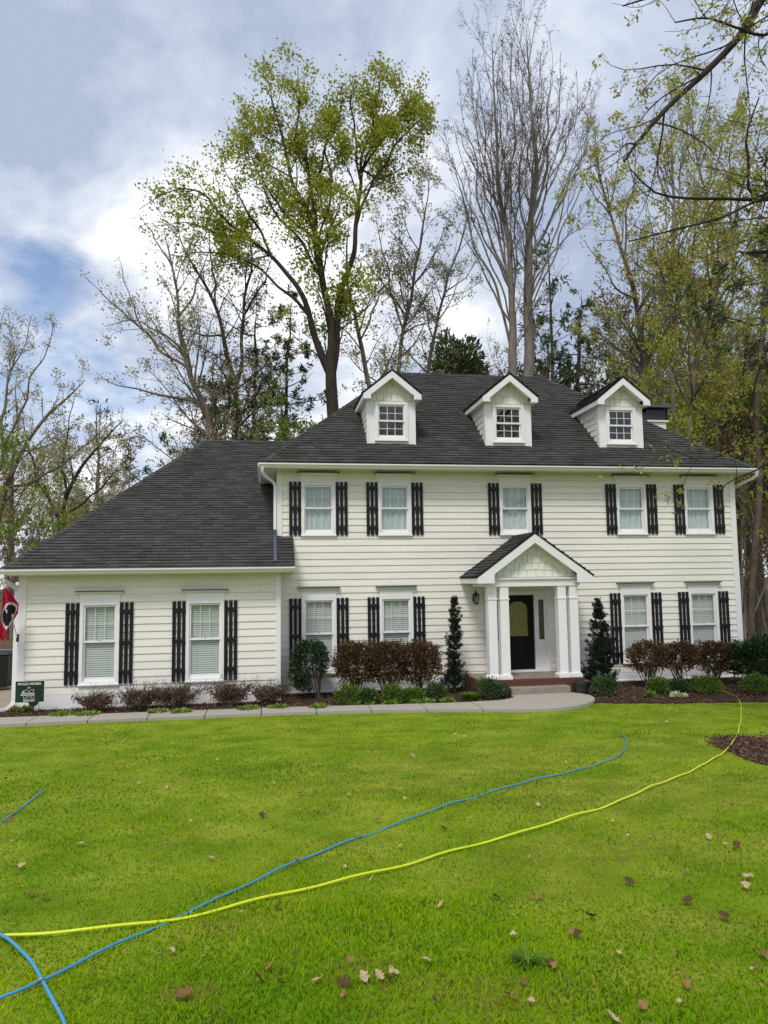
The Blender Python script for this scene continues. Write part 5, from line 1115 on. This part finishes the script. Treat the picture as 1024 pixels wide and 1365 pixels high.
# the tall bare fan-shaped tree behind the middle dormer
up_lv = [dict(per_m=1.5, tmin=0.25, tmax=1.0, ang=(18, 46), ratio=0.30, n=8, wob=0.10, up=0.22, lmax=6), dict(per_m=2.4, tmin=0.2, tmax=1.0, ang=(18, 48), ratio=0.42, n=5, wob=0.12, up=0.22, lmax=2.2), dict(per_m=3.4, tmin=0.15, tmax=1.0, ang=(20, 50), ratio=0.5, n=3, wob=0.12, up=0.2, lmax=0.9)]
bare1 = [[(684, 510, 20), (683, 450, 18), (681, 400, 14), (675, 320, 11), (664, 210, 7), (657, 110, 4), (656, 50, 2)],
 [(683, 470, 10), (668, 415, 8), (650, 355, 7), (620, 275, 5), (600, 215, 3), (590, 180, 2)], [(681, 400, 9), (655, 320, 7), (635, 240, 5), (615, 150, 3), (612, 110, 2)], [(675, 320, 7), (650, 230, 5), (632, 150, 3), (628, 80, 2)],
 [(672, 290, 7), (685, 200, 5), (684, 120, 3), (682, 60, 2)], [(683, 440, 7), (655, 390, 6), (625, 330, 4), (590, 290, 2)], [(668, 250, 5), (645, 170, 4), (640, 100, 2)]]
bare2 = [[(704, 505, 25), (705, 430, 22), (706, 350, 18), (711, 280, 13), (710, 180, 8), (705, 90, 4), (702, 40, 2)],
 [(707, 345, 10), (735, 295, 8), (762, 245, 6), (782, 190, 4), (795, 130, 2)], [(711, 300, 9), (735, 220, 7), (748, 140, 4), (752, 70, 2)], [(710, 230, 7), (726, 160, 5), (730, 90, 3), (728, 45, 2)],
 [(706, 350, 8), (697, 260, 6), (695, 160, 4), (688, 80, 2)], [(706, 400, 8), (728, 345, 6), (760, 310, 4), (790, 290, 2)], [(735, 290, 6), (765, 215, 4), (772, 140, 3), (770, 90, 2)], [(710, 260, 6), (740, 200, 4), (765, 150, 3), (780, 100, 2)]]
frng = random.Random(5)
for bl_, x0_, lo_, hi_ in ((bare1, 681, 585, 700), (bare2, 707, 690, 805)):
    for k_ in range(11):
        ys = frng.uniform(270, 450); xe = lo_+(hi_-lo_)*(k_+0.5)/11+frng.uniform(-5, 5); off = abs(xe-x0_); ye = 45+0.9*off+frng.uniform(0, 60); xs = np.interp(ys, [p_[1] for p_ in bl_[0]][::-1], [p_[0] for p_ in bl_[0]][::-1])
        bl_.append([(xs, ys, 6), (xs+(xe-xs)*0.42, ys+(ye-ys)*0.36, 5), (xs+(xe-xs)*0.78, ys+(ye-ys)*0.70, 4), (xe, ye, 2)])
up2 = [dict(per_m=1.5, tmin=0.3, tmax=1.0, ang=(16, 44), ratio=0.26, n=7, wob=0.14, up=0.14, lmax=3.4, shrink=0.65, rl=0.008), dict(per_m=3.2, tmin=0.15, tmax=1.0, ang=(18, 48), ratio=0.5, n=4, wob=0.10, up=0.16, lmax=1.9, rl=0.008, rmin=0.007), dict(per_m=4.2, rmin=0.006, tmin=0.15, tmax=1.0, ang=(20, 50), ratio=0.5, n=3, wob=0.12, up=0.2, lmax=0.9)]
for bl_, sd, lab in ((bare1, 55, 'tall bare tree with the slimmer of two grey trunks behind the middle dormer'), (bare2, 75, 'tall bare tree with the thicker of two grey trunks behind the middle dormer')):
    grow('bare_tree', lab, 'tree', 36.0, [bl_[0]]+[[(x, y, max(w_*0.72, 2)) for x, y, w_ in l] for l in bl_[1:]], sd, 'barkpale', 't_bud', lv=up2, leafn=3, leafs=0.085, aspect=0.5, tilt=0.5, twigmat='twig', jit=0.05, group='bare twin trees')
# slim trees between the dormers
slim = lambda *a: [list(l) for l in a]
grow('slender_tree', 'slim pale trunk tree seen between left and middle dormers, leaning right', 'tree', 38.0, slim([(531, 500, 9), (538, 440, 8), (550, 380, 6), (562, 320, 5), (570, 260, 3), (572, 215, 2)], [(538, 440, 5), (520, 380, 4), (508, 320, 3), (500, 270, 2)], [(550, 380, 4), (580, 340, 3), (600, 290, 2)]), 56, 'bark', 't_pale', lv=mk_lv(1.1, 2.0, 2.4), leafn=7, leafs=0.14)
grow('slender_tree', 'slim pale trunk tree beside the round dark evergreen', 'tree', 39.0, slim([(571, 500, 8), (578, 450, 7), (592, 390, 5), (612, 330, 4), (625, 280, 2)], [(578, 450, 4), (560, 390, 3), (548, 330, 2)], [(592, 390, 4), (620, 370, 3), (640, 340, 2)]), 57, 'bark', 't_pale', lv=mk_lv(1.1, 2.0, 2.4), leafn=8, leafs=0.12)
# leaning tree and leafy trees right of the bare one
grow('leaning_tree', 'slim trunk leaning left between middle and right dormers', 'tree', 34.0, slim([(858, 520, 17), (856, 460, 13), (848, 400, 10), (832, 350, 8), (815, 290, 6), (800, 225, 4), (792, 170, 2)], [(848, 400, 6), (825, 385, 4), (800, 350, 3), (780, 320, 2)], [(832, 350, 5), (838, 280, 4), (846, 210, 3), (850, 160, 2)], [(815, 290, 4), (790, 260, 3), (770, 220, 2)], [(857, 470, 5), (885, 420, 4), (900, 380, 3)]), 58, 'bark', 't_olive', lv=mk_lv(1.3, 2.1, 2.3), leafn=7, leafs=0.14, clump=0.8)
grow('leafy_tree', 'straight grey trunk tree with green gold leaves right of the right dormer', 'tree', 31.0, slim([(901, 580, 15), (899, 510, 14), (897, 430, 12), (898, 350, 9), (900, 270, 7), (897, 200, 4), (890, 140, 2)], [(897, 430, 6), (880, 370, 5), (865, 310, 3), (855, 240, 2)], [(898, 350, 6), (918, 300, 5), (935, 230, 3), (945, 160, 2)], [(900, 280, 5), (880, 230, 4), (868, 170, 2)], [(899, 300, 5), (912, 220, 4), (918, 140, 2)]), 59, 'barkpale', 't_olive', lv=mk_lv(1.3, 2.0, 2.2), leafn=14, leafs=0.14, jit=0.16, clump=0.7)
grow('leafy_tree', 'green gold leaved tree leaning right beyond the chimney', 'tree', 29.0, slim([(918, 585, 15), (925, 520, 14), (938, 450, 12), (955, 380, 10), (972, 320, 8), (990, 260, 6), (1008, 200, 4), (1018, 150, 2)], [(938, 450, 7), (925, 380, 5), (930, 300, 4), (928, 230, 2)], [(955, 380, 6), (985, 350, 4), (1015, 330, 3)], [(972, 320, 5), (968, 240, 4), (975, 160, 2)], [(990, 260, 5), (1020, 230, 3), (1045, 200, 2)]), 60, 'bark', 't_olive', lv=mk_lv(1.3, 2.0, 2.2), leafn=14, leafs=0.14, jit=0.16, clump=0.7)
grow('leafy_tree', 'fresh green leaved tree filling the sky above the right gutter end', 'tree', 37.0, slim([(965, 600, 13), (962, 520, 12), (955, 430, 10), (950, 340, 8), (940, 260, 6), (925, 180, 4), (915, 120, 2)], [(955, 430, 6), (975, 370, 5), (1000, 290, 4), (1010, 210, 2)], [(950, 340, 5), (925, 290, 4), (905, 250, 2)], [(940, 260, 5), (960, 200, 4), (980, 140, 3), (985, 110, 2)], [(1000, 300, 4), (1025, 240, 3), (1040, 160, 2)]), 61, 'bark', 't_spring', lv=mk_lv(1.3, 2.0, 2.2), leafn=15, leafs=0.15, jit=0.17, clump=0.7)
grow('gold_sapling', 'golden yellow leaved sapling beside the chimney', 'tree', 28.0, slim([(880, 600, 6), (880, 550, 5), (876, 500, 4), (878, 450, 2)], [(880, 550, 3), (895, 510, 2)], [(878, 520, 3), (862, 490, 2)]), 62, 'bark', 't_spring', lv=mk_lv(1.6, 2.2, 2.2), leafn=7, leafs=0.14)
grow('gold_sapling', 'golden leaved understorey tree in front of the right hand woods', 'tree', 29.0, slim([(940, 610, 7), (938, 540, 6), (942, 470, 4), (945, 400, 2)], [(938, 540, 4), (960, 490, 3), (972, 450, 2)], [(940, 500, 3), (922, 450, 2)]), 63, 'bark', 't_olive', lv=mk_lv(1.6, 2.2, 2.2), leafn=7, leafs=0.14)
# left hand trees beyond the driveway
grow('driveway_tree', 'pale budding tree spreading above the wing eave by the driveway', 'tree', 34.0, slim([(-18, 760, 15), (-8, 700, 13), (10, 650, 10), (32, 600, 8), (60, 555, 6), (90, 530, 4), (112, 508, 2)], [(-8, 700, 7), (-5, 620, 6), (5, 540, 5), (25, 470, 3), (40, 420, 2)], [(10, 650, 6), (50, 640, 5), (90, 615, 4), (130, 580, 3), (160, 560, 2)], [(0, 600, 5), (30, 530, 4), (60, 460, 3), (70, 420, 2)], [(-10, 640, 5), (-30, 560, 4), (-20, 480, 3), (0, 410, 2)], [(32, 600, 5), (70, 590, 3), (110, 560, 2)], [(5, 560, 4), (20, 480, 3), (15, 410, 2)]), 64, 'bark', 't_pale', lv=mk_lv(1.6, 2.2, 2.4), leafn=8, leafs=0.11)
grow('driveway_tree', 'broad twiggy tree with olive leaves close above the wing hip', 'tree', 38.0, slim([(80, 735, 12), (82, 700, 11), (90, 660, 8), (110, 620, 6), (140, 585, 4), (165, 560, 2)], [(82, 700, 7), (60, 660, 5), (40, 610, 4), (30, 560, 2)], [(90, 660, 5), (85, 610, 4), (95, 560, 3), (100, 530, 2)], [(88, 690, 5), (130, 660, 4), (165, 620, 2)]), 65, 'barkdark', 't_olive', lv=mk_lv(1.8, 2.3, 2.4), leafn=8, leafs=0.12)
grow('driveway_tree', 'straight slim tree with olive leaves left of the wing roof', 'tree', 42.0, slim([(10, 770, 9), (14, 690, 8), (18, 620, 6), (22, 560, 4), (20, 510, 2)], [(14, 690, 4), (40, 640, 3), (55, 600, 2)], [(16, 650, 4), (-10, 600, 3), (-20, 560, 2)]), 66, 'bark', 't_olive', lv=mk_lv(1.8, 2.3, 2.4), leafn=9, leafs=0.13)
grow('driveway_tree', 'thin upright tree rising from behind the lower hip of the wing roof', 'tree', 45.0, slim([(132, 690, 6), (131, 640, 5), (130, 590, 4), (128, 540, 2)], [(131, 640, 3), (150, 600, 2)], [(131, 620, 3), (112, 580, 2)]), 67, 'bark', 't_pale', lv=mk_lv(1.8, 2.3, 2.4), leafn=8, leafs=0.12)

# the overhanging tree: trunk in the mulch ring right of the view, boughs reaching over the lawn
def bough_tree():
    tb = np.array([RING_C[0]+0.9, RING_C[1]-0.1, float(ground_z(RING_C[0]+0.9, RING_C[1]-0.1))-0.1])
    trunk = resample([(tb[0], tb[1], tb[2], 0.30), (tb[0]-0.05, tb[1], tb[2]+1.0, 0.23), (tb[0]-0.1, tb[1]+0.05, tb[2]+4, 0.20), (tb[0]-0.2, tb[1], tb[2]+8, 0.16), (tb[0]-0.1, tb[1], tb[2]+12, 0.10), (tb[0], tb[1], tb[2]+16, 0.05)], 40)
    def lim(start_z, pts):
        L = [(np.interp(start_z, trunk[:, 2], trunk[:, 0]), np.interp(start_z, trunk[:, 2], trunk[:, 1]), start_z, 0.10)]
        return resample(L+[(*on_y(x, y, Y), 0.5*w_*Y/FPX) for x, y, Y, w_ in pts], 30)
    Ls = [trunk, lim(9.0, [(1085, -90, 11.3, 16), (1015, 0, 11.0, 14), (988, 46, 10.8, 12), (942, 95, 10.6, 10), (895, 138, 10.4, 8), (855, 183, 10.2, 6), (832, 215, 10.0, 3)]),
          lim(6.5, [(1075, 258, 11.5, 7), (1024, 266, 11.2, 6), (970, 265, 11.0, 5), (912, 264, 10.8, 4), (872, 256, 10.6, 3), (840, 225, 10.4, 2)]), lim(6.3, [(1060, 262, 11.0, 6), (1010, 268, 10.6, 5), (962, 290, 10.3, 4), (900, 306, 10.0, 3), (838, 322, 9.8, 2)]),
          lim(7.0, [(1060, 250, 11.6, 5), (1003, 263, 11.4, 4), (998, 215, 11.3, 4), (995, 180, 11.2, 3), (1012, 130, 11.0, 2)]), lim(5.2, [(1090, 345, 11.5, 7), (1024, 336, 11.3, 6), (990, 338, 11.1, 5), (985, 335, 11.0, 2)]),
          lim(9.5, [(1075, 10, 10.8, 6), (1024, 46, 10.5, 5), (985, 38, 10.3, 4), (942, 24, 10.0, 3), (900, 30, 9.8, 2)]), lim(4.6, [(1080, 400, 12.5, 5), (1020, 470, 13.0, 3), (985, 590, 13.6, 2.5), (930, 612, 14.0, 2), (880, 590, 14.3, 1.5)]),
          lim(9.8, [(1060, -60, 9.5, 6), (980, -20, 9.2, 5), (900, -12, 9.0, 4), (830, 8, 8.8, 2)]), lim(4.4, [(1090, 520, 12.6, 5), (1030, 612, 13.0, 3), (975, 640, 13.4, 2), (955, 660, 13.6, 1.5)])]
    lv = [dict(per_m=2.6, tmin=0.34, tmax=1.0, ang=(30, 75), ratio=0.26, n=8, wob=0.3, up=0.0, lmax=1.9, rl=0.009, rmin=0.005), dict(per_m=3.6, tmin=0.2, tmax=1.0, ang=(25, 65), ratio=0.45, n=5, wob=0.25, up=-0.05, lmax=0.7, rmin=0.0035), dict(per_m=4, tmin=0.2, tmax=1.0, ang=(25, 65), ratio=0.5, n=4, wob=0.25, up=-0.1, lmax=0.35, lmin=0.08, rmin=0.0022)]
    return grow('overhanging_oak', 'dark boughs with hanging young leaves overhanging the lawn from the mulch ring tree', 'tree', 11, None, 71, 'barkdark', 't_olive', lv=lv, leafn=8, leafs=0.08, aspect=0.45, jit=0.03, L0=Ls, hang=0.9)
bough_tree()

# pines behind the wing ridge and at the right
def pine(name, label, Y, trunk, seed, z_from, spread, nb, leaf='t_pine', cl=24, ln=0.22, group=None, dead=0):
    rng = np.random.default_rng(seed); L = limbs_from_px([trunk], Y, rng); d0 = L[0]; foot = d0[0, :3]; gz_ = float(ground_z(foot[0], foot[1]))-0.1
    d0 = resample(np.concatenate([[(foot[0], foot[1], gz_, d0[0, 3]*1.3)], d0]), 40); d0[-8:, 3] *= np.linspace(1, 0.12, 8); base = np.array([foot[0], foot[1], gz_]); root = thing(name, label, 'pine tree', base, group)
    v, f = tubes(d0[None, :, :3]-base, d0[None, :, 3], 10); link('trunk', mesh_np('trunk', v, [f], M['barkpine'], True), root, base)
    H = d0[-1, 2]-gz_; z = gz_+H*(z_from+(1-z_from)*np.linspace(0, 0.985, nb)+rng.normal(size=nb)*0.012); z = np.minimum(z, d0[-1, 2]-0.1); a = np.arange(nb)*2.4+rng.uniform(-.6, .6, nb); t = (z-gz_)/H
    ln_b = spread*np.interp((t-z_from)/(1-z_from), [0, 0.25, 0.6, 1], [0.75, 1.0, 0.7, 0.12])*rng.uniform(0.55, 1.1, nb); s = np.linspace(0, 1, 8)
    st = np.stack([np.interp(z, d0[:, 2], d0[:, 0]), np.interp(z, d0[:, 2], d0[:, 1]), z], 1)-base; o_ = np.stack([np.cos(a), np.sin(a), np.zeros(nb)], 1)
    P = st[:, None]+o_[:, None]*(ln_b[:, None]*s)[..., None]+np.array([0, 0, 1.])*(ln_b[:, None]*(0.10*s-0.18*s**2+0.2*s**3))[..., None]; P += rng.normal(size=P.shape)*0.05*ln_b[:, None, None]*s[None, :, None]
    R = (0.012+0.011*ln_b)[:, None]*(1-0.8*s)[None]; P2, R2 = spawn(rng, P, R, 3.0, 0.35, 1.0, (25, 60), 0.36, 0.06, 5, rmin=0.006, lmin=0.2); P3, R3 = spawn(rng, P2, R2, 4.5, 0.3, 1.0, (25, 60), 0.5, 0.15, 3, rmin=0.005, lmin=0.15)
    v, f = join([tubes(P, R, 5), tubes(P2, R2, 3), tubes(P3, R3, 3)]); link('branches', mesh_np('branches', v, f, M['barkdark']), root, base)['kind'] = 'stuff'
    pos, dr = along(rng, P3, cl, 0.3, 1.1, 0.06); V, F = leaf_quads(rng, pos, ln, 0.30, 0, dr*0.8+rng.normal(size=dr.shape)*0.75, fold=0.02); link('crown', mesh_np('crown', V, [F], M[leaf]), root, base)
    return root
pine('pine_tree', 'dark pine with bare lower trunk behind the wing ridge', 36.0, [(339, 592, 8), (340, 520, 8), (341, 450, 6), (343, 385, 3)], 81, 0.30, 3.4, 62)
pine('pine_tree', 'dark pine close against the forked trunk behind the main hip', 38.0, [(380, 585, 8), (382, 520, 7), (386, 440, 5), (390, 385, 2)], 82, 0.32, 3.0, 54)
pine('pine_tree', 'low spreading pine boughs reaching left behind the pale tree', 35.0, [(290, 610, 8), (288, 560, 7), (284, 500, 5), (282, 470, 2)], 83, 0.30, 4.2, 46)
pine('pine_tree', 'large pine trunk standing just behind the right corner of the house', 25.5, [(1001, 905, 17), (1002, 800, 16), (1008, 700, 15), (1012, 600, 14), (1015, 480, 12), (1022, 330, 9), (1030, 200, 5)], 84, 0.55, 3.0, 26)
pine('pine_tree', 'brown needled pine crowding the woods right of the house', 36.0, [(985, 760, 11), (984, 640, 10), (990, 500, 8), (1000, 390, 4)], 85, 0.35, 3.2, 40, 't_rust')
pine('pine_tree', 'dusky pine behind the right dormer', 44.0, [(770, 520, 9), (772, 460, 8), (775, 400, 5), (776, 385, 3)], 86, 0.45, 4.2, 44)
pine('pine_tree', 'dusky pine seen between the middle and right dormers', 48.0, [(730, 520, 8), (731, 470, 7), (733, 425, 3)], 87, 0.5, 4.2, 44)
grow('green_sapling', 'fresh green leaved sapling behind the junction of the two roofs', 'tree', 31.0, slim([(372, 600, 6), (373, 570, 5), (376, 535, 3), (380, 505, 2)], [(373, 570, 3), (395, 550, 2)], [(374, 555, 3), (355, 535, 2)]), 88, 'bark', 't_fresh', lv=mk_lv(2.5, 2.8, 2.6), leafn=8, leafs=0.17)
# round dark evergreen on the horizon between dormers
p = on_y(610, 515, 46.0); p[2] = float(ground_z(p[0], p[1])); hh_ = on_y(610, 447, 46)[2]-p[2]
shrub('round_evergreen', 'rounded dark evergreen tree behind the ridge between left and middle dormers', 'tree', p, px_w(84, p), hh_, None, 9000, 0.34, 't_pine', 90, clear=hh_*0.55, lump=0.16, shell=0.5, sr=0.20, gap=0.2)

# woods: a handful of forest trees, copied at their own spots, sizes and turns
def proto(kind, seed):
    rng = np.random.default_rng(seed); H = {'hardwood': 17, 'pinewood': 19, 'bushy': 9}[kind]
    if kind == 'pinewood':
        ts = np.linspace(0, 1, 20); D = np.stack([0.3*np.sin(ts*3+seed), 0.2*np.cos(ts*2.5), ts*H, 0.19*(1-0.85*ts)], 1); Ls = [D]
        lv = [dict(per_m=2.0, tmin=0.45, tmax=1.0, ang=(60, 95), ratio=0.16, n=6, wob=0.15, up=0.05), dict(per_m=3, tmin=0.3, tmax=1, ang=(25, 60), ratio=0.4, n=4, wob=0.1), dict(per_m=4, tmin=0.3, tmax=1, ang=(25, 60), ratio=0.5, n=3, wob=0.1)]
        return lv, Ls, 'barkpine', 't_pine', 10, 0.34, 0.30
    ts = np.linspace(0, 1, 20); D = np.stack([0.5*np.sin(ts*2.3+seed), 0.3*np.cos(ts*2.1), ts*H, (0.17 if kind != 'bushy' else 0.07)*(1-0.88*ts)], 1); Ls = [D]
    for k in range(5 if kind != 'bushy' else 7):
        t = rng.uniform(0.25, 0.7) if kind != 'bushy' else rng.uniform(0.08, 0.5); i = int(t*19); a = rng.uniform(0, 6.28); l = H*(1-t)*rng.uniform(0.5, 0.8); o_ = np.array([math.cos(a), math.sin(a), 0]); s0_ = D[i, :3]
        Ls.append(resample([(*s0_, D[i, 3]*0.6), (*(s0_+o_*l*0.3+[0, 0, l*0.45]), D[i, 3]*0.4), (*(s0_+o_*l*0.5+[0, 0, l]), 0.012)], 20))
    lv = [dict(per_m=2.0, tmin=0.25, tmax=1.0, ang=(25, 60), ratio=0.32, n=6, wob=0.15, lmax=3.5), dict(per_m=2.8, tmin=0.2, tmax=1, ang=(25, 60), ratio=0.5, n=4, wob=0.15), dict(per_m=4.0, tmin=0.2, tmax=1, ang=(25, 60), ratio=0.5, n=3, wob=0.15)]
    return lv, Ls, 'barkpale', None, 5, 0.20, 0.6
WOODS = []
for kind, leaf, seed, lab in (('hardwood', 't_olive', 3, 'slim forest tree with thin olive leaves in the woods'), ('hardwood', 't_bud', 4, 'slim nearly bare forest tree in the woods'), ('pinewood', None, 5, 'tall dark pine in the woods'), ('bushy', 't_fresh', 6, 'green understorey bush in the woods'), ('bushy', 't_rust', 7, 'rust brown understorey bush in the woods'), ('hardwood', 't_fresh', 8, 'forest tree with fresh green leaves in the woods')):
    lv, Ls, bark, lf, ln_, ls_, asp = proto(kind, seed); Ls = [np.concatenate([L[:, :3]+np.array([0, 60, 0]), L[:, 3:]], 1) for L in Ls]
    gz0 = float(ground_z(Ls[0][0, 0], 60.0)); Ls = [np.concatenate([L[:, :2], L[:, 2:3]+gz0-0.1, L[:, 3:]], 1) for L in Ls]
    WOODS.append((grow({'hardwood': 'forest_tree', 'pinewood': 'forest_pine', 'bushy': 'understorey_bush'}[kind], lab+' behind the house', {'hardwood': 'tree', 'pinewood': 'pine tree', 'bushy': 'bush'}[kind], 60, None, seed, bark, leaf or lf, lv=lv, leafn=ln_, leafs=ls_, aspect=asp, L0=Ls, jit=0.12, group='woods: '+lab), kind))
rng = np.random.default_rng(77); used = set()
spots = []
for xp in np.linspace(868, 1080, 18): spots.append((xp+rng.uniform(-6, 6), rng.uniform(33, 52), 'R'))
for xp in np.linspace(840, 1080, 22): spots.append((xp+rng.uniform(-8, 8), rng.uniform(52, 70), 'R'))
for xp in np.linspace(-60, 180, 10): spots.append((xp+rng.uniform(-8, 8), rng.uniform(52, 75), 'L'))
for xp in np.linspace(520, 860, 13): spots.append((xp+rng.uniform(-10, 10), rng.uniform(52, 72), 'M'))
for xp, Y in ((985, 30), (1030, 29), (1050, 33), (1012, 36), (-10, 34), (-35, 31), (20, 47), (1020, 42), (995, 44)): spots.append((xp, Y, 'B'))
for i, (xp, Y, zone) in enumerate(spots):
    k = {'R': (0, 1, 5, 0, 2, 1, 5)[i % 7], 'L': (0, 1, 5, 2)[i % 4], 'M': (0, 1, 1, 2, 1)[i % 5], 'B': (3, 4)[i % 2]}[zone]
    src = WOODS[k][0]; o = src if k not in used else copy_tree(src); used.add(k)
    X = on_y(xp, 700, Y)[0]; s = rng.uniform(0.8, 1.25)*((0.86 if Y < 51 else 1.15) if zone == 'R' else (0.80 if zone == 'L' else (1.2 if zone == 'M' else 0.9)))
    o.location = (X, Y, float(ground_z(X, Y))-0.15); o.rotation_euler = (0, 0, rng.uniform(0, 6.28)); o.scale = (s, s, s*rng.uniform(0.9, 1.1))
for k, (o, kind) in enumerate(WOODS):
    if k not in used: o.location = (30+4*k, 60, float(ground_z(30+4*k, 60)))
# ================================================================== lawn grass
def grass():
    rng = np.random.default_rng(21); N = 500000
    r0, r1 = 1.6, 24.0; u = rng.random(N); e = 1.15; d = (r0**(1-e)+u*(r1**(1-e)-r0**(1-e)))**(1/(1-e))
    th = rng.uniform(-0.88, 1.12, N); X = d*np.sin(th)*1.0; Y = d*np.cos(th)
    ok = (Y < front_y(X)+0.03-rng.random(N)*0.04) & (ring_d(X, Y) > 0.82+0.36*rng.random(N)) & (X > -14.5) & (X < 23) & ~((X < -6.1) & (Y > 14.75))
    X, Y, d = X[ok], Y[ok], d[ok]; n = len(X)
    def field(fx, fy, ph): return np.sin(X*fx+ph)*np.cos(Y*fy+ph*1.7)
    tone = 0.6*field(0.8, 0.9, 0.3)+0.5*field(2.1, 1.7, 1.9)+0.4*field(4.7, 5.3, 4.0)+0.3*field(11, 9, 1.0)+0.25*rng.normal(size=n)
    dry = np.zeros(n)
    for (px_, py_), rx, ry, am in (((600, 1022), 1.5, 0.8, 0.75), ((560, 1045), 1.1, 0.6, 0.6), ((830, 1058), 1.6, 0.9, 0.75), ((820, 1132), 1.0, 0.5, 0.95), ((990, 1052), 1.4, 0.8, 1.0), ((520, 1045), 1.5, 0.8, 0.5), ((880, 1000), 1.6, 0.8, 0.55), ((720, 1000), 2.0, 0.6, 0.5), ((260, 1120), 0.7, 0.5, 0.35), ((950, 1230), 0.5, 0.3, 0.55), ((620, 1330), 0.4, 0.25, 0.45), ((300, 1240), 0.35, 0.2, 0.3), ((760, 1190), 0.4, 0.3, 0.5), ((440, 1300), 0.3, 0.15, 0.4), ((250, 1325), 0.15, 0.1, 0.8), ((900, 1300), 0.3, 0.2, 0.35), ((480, 1125), 0.8, 0.4, 0.3), ((920, 1130), 0.8, 0.4, 0.5)):
        c = on_ground(px_, py_); dry = np.maximum(dry, 1.7*am*np.exp(-(((X-c[0])/rx)**2+((Y-c[1])/ry)**2)))
    dark = 0.85*np.clip(field(1.1, 1.4, 0.9)*field(2.7, 2.2, 3.0)+0.25*field(7, 6, 1.1), 0, 1)
    for (px_, py_), rx, ry, am in (((600, 1040), 1.6, 0.8, 0.6), ((790, 1060), 1.2, 0.7, 0.5), ((330, 1030), 2.2, 1.0, 0.5), ((60, 1060), 2.0, 1.5, 0.5), ((905, 985), 0.8, 0.5, 0.6)):
        c = on_ground(px_, py_); dark = np.maximum(dark, 1.3*am*np.exp(-(((X-c[0])/rx)**2+((Y-c[1])/ry)**2)))
    dry = np.clip(dry+0.10*np.maximum(field(1.3, 1.9, 2.2), 0)*np.maximum(field(3.9, 3.1, 0.2)+0.3, 0), 0, 1)
    isdry = rng.random(n) < np.clip(dry*(0.75+0.35*field(6.1, 7.3, 0.4)+0.25*field(13, 12, 2.0)), 0, 0.85)+0.04
    A = np.array([0.145, 0.325, 0.002]); B = np.array([0.305, 0.445, 0.003]); D = np.array([0.075, 0.165, 0.006]); S_ = np.array([0.31, 0.255, 0.06])
    t = np.clip(0.5+0.5*tone, 0, 1)[:, None]; c = A*(1-t)+B*t; dk = (rng.random(n) < dark*0.8)[:, None]; c = np.where(dk, D, c); c = np.where(isdry[:, None], S_*rng.uniform(0.6, 1.1, (n, 1)), c); c = c*rng.uniform(0.75, 1.2, (n, 1))
    H = rng.uniform(0.013, 0.034, n)*(1+0.25*field(1.7, 1.1, 0.8))*np.where(isdry, 0.7, 1); H = H*np.where(rng.random(n) < 0.03, 1.7, 1.0)
    az = rng.uniform(0, 6.28, n); lean = H*rng.uniform(0.2, 1.3, n); wd = (0.0007+0.00060*d)*rng.uniform(0.7, 1.3, n)
    b = np.stack([X, Y, ground_z(X, Y)-0.003], 1); o_ = np.stack([np.cos(az), np.sin(az), np.zeros(n)], 1); s_ = np.stack([-np.sin(az), np.cos(az), np.zeros(n)], 1)
    tw = rng.uniform(-1, 1, n)[:, None]; s_ = unit(s_+o_*tw)*wd[:, None]; up = np.array([0, 0, 1.])
    m_ = b+o_*(lean*0.4)[:, None]+up*(H*0.62)[:, None]; t_ = b+o_*lean[:, None]+up*H[:, None]
    nr = d < 5.0; k = int(nr.sum()); fa = ~nr
    V = np.concatenate([np.stack([b-s_, b+s_, m_-s_*0.8, m_+s_*0.8, t_], 1)[nr].reshape(-1, 3), np.stack([b-s_, b+s_, t_], 1)[fa].reshape(-1, 3)]); i = np.arange(k)*5; j = 5*k+np.arange(n-k)*3
    colv = np.concatenate([np.repeat(c[nr], 5, axis=0), np.repeat(c[fa], 3, axis=0)])
    me = mesh_np('grass', V, [np.stack([i, i+1, i+3, i+2], 1), np.concatenate([np.stack([i+2, i+3, i+4], 1), np.stack([j, j+1, j+2], 1)])], M['grass'], False, colv)
    return tag(link('grass', me), 'short yellow green blades of grass covering the lawn', 'grass', kind='stuff')
M['grass'] = material('grass_blade', rough=0.7, spec=0.06, attr=True, transl=0.35)
grass()
p = on_ground(702, 1285); t_ = thing('grass_tuft', 'taller darker green tuft of grass growing in the lawn', 'grass tuft', p); blade_clump(p, 130, 0.055, 0.15, 'l_blade', t_, 5, 0.0035)
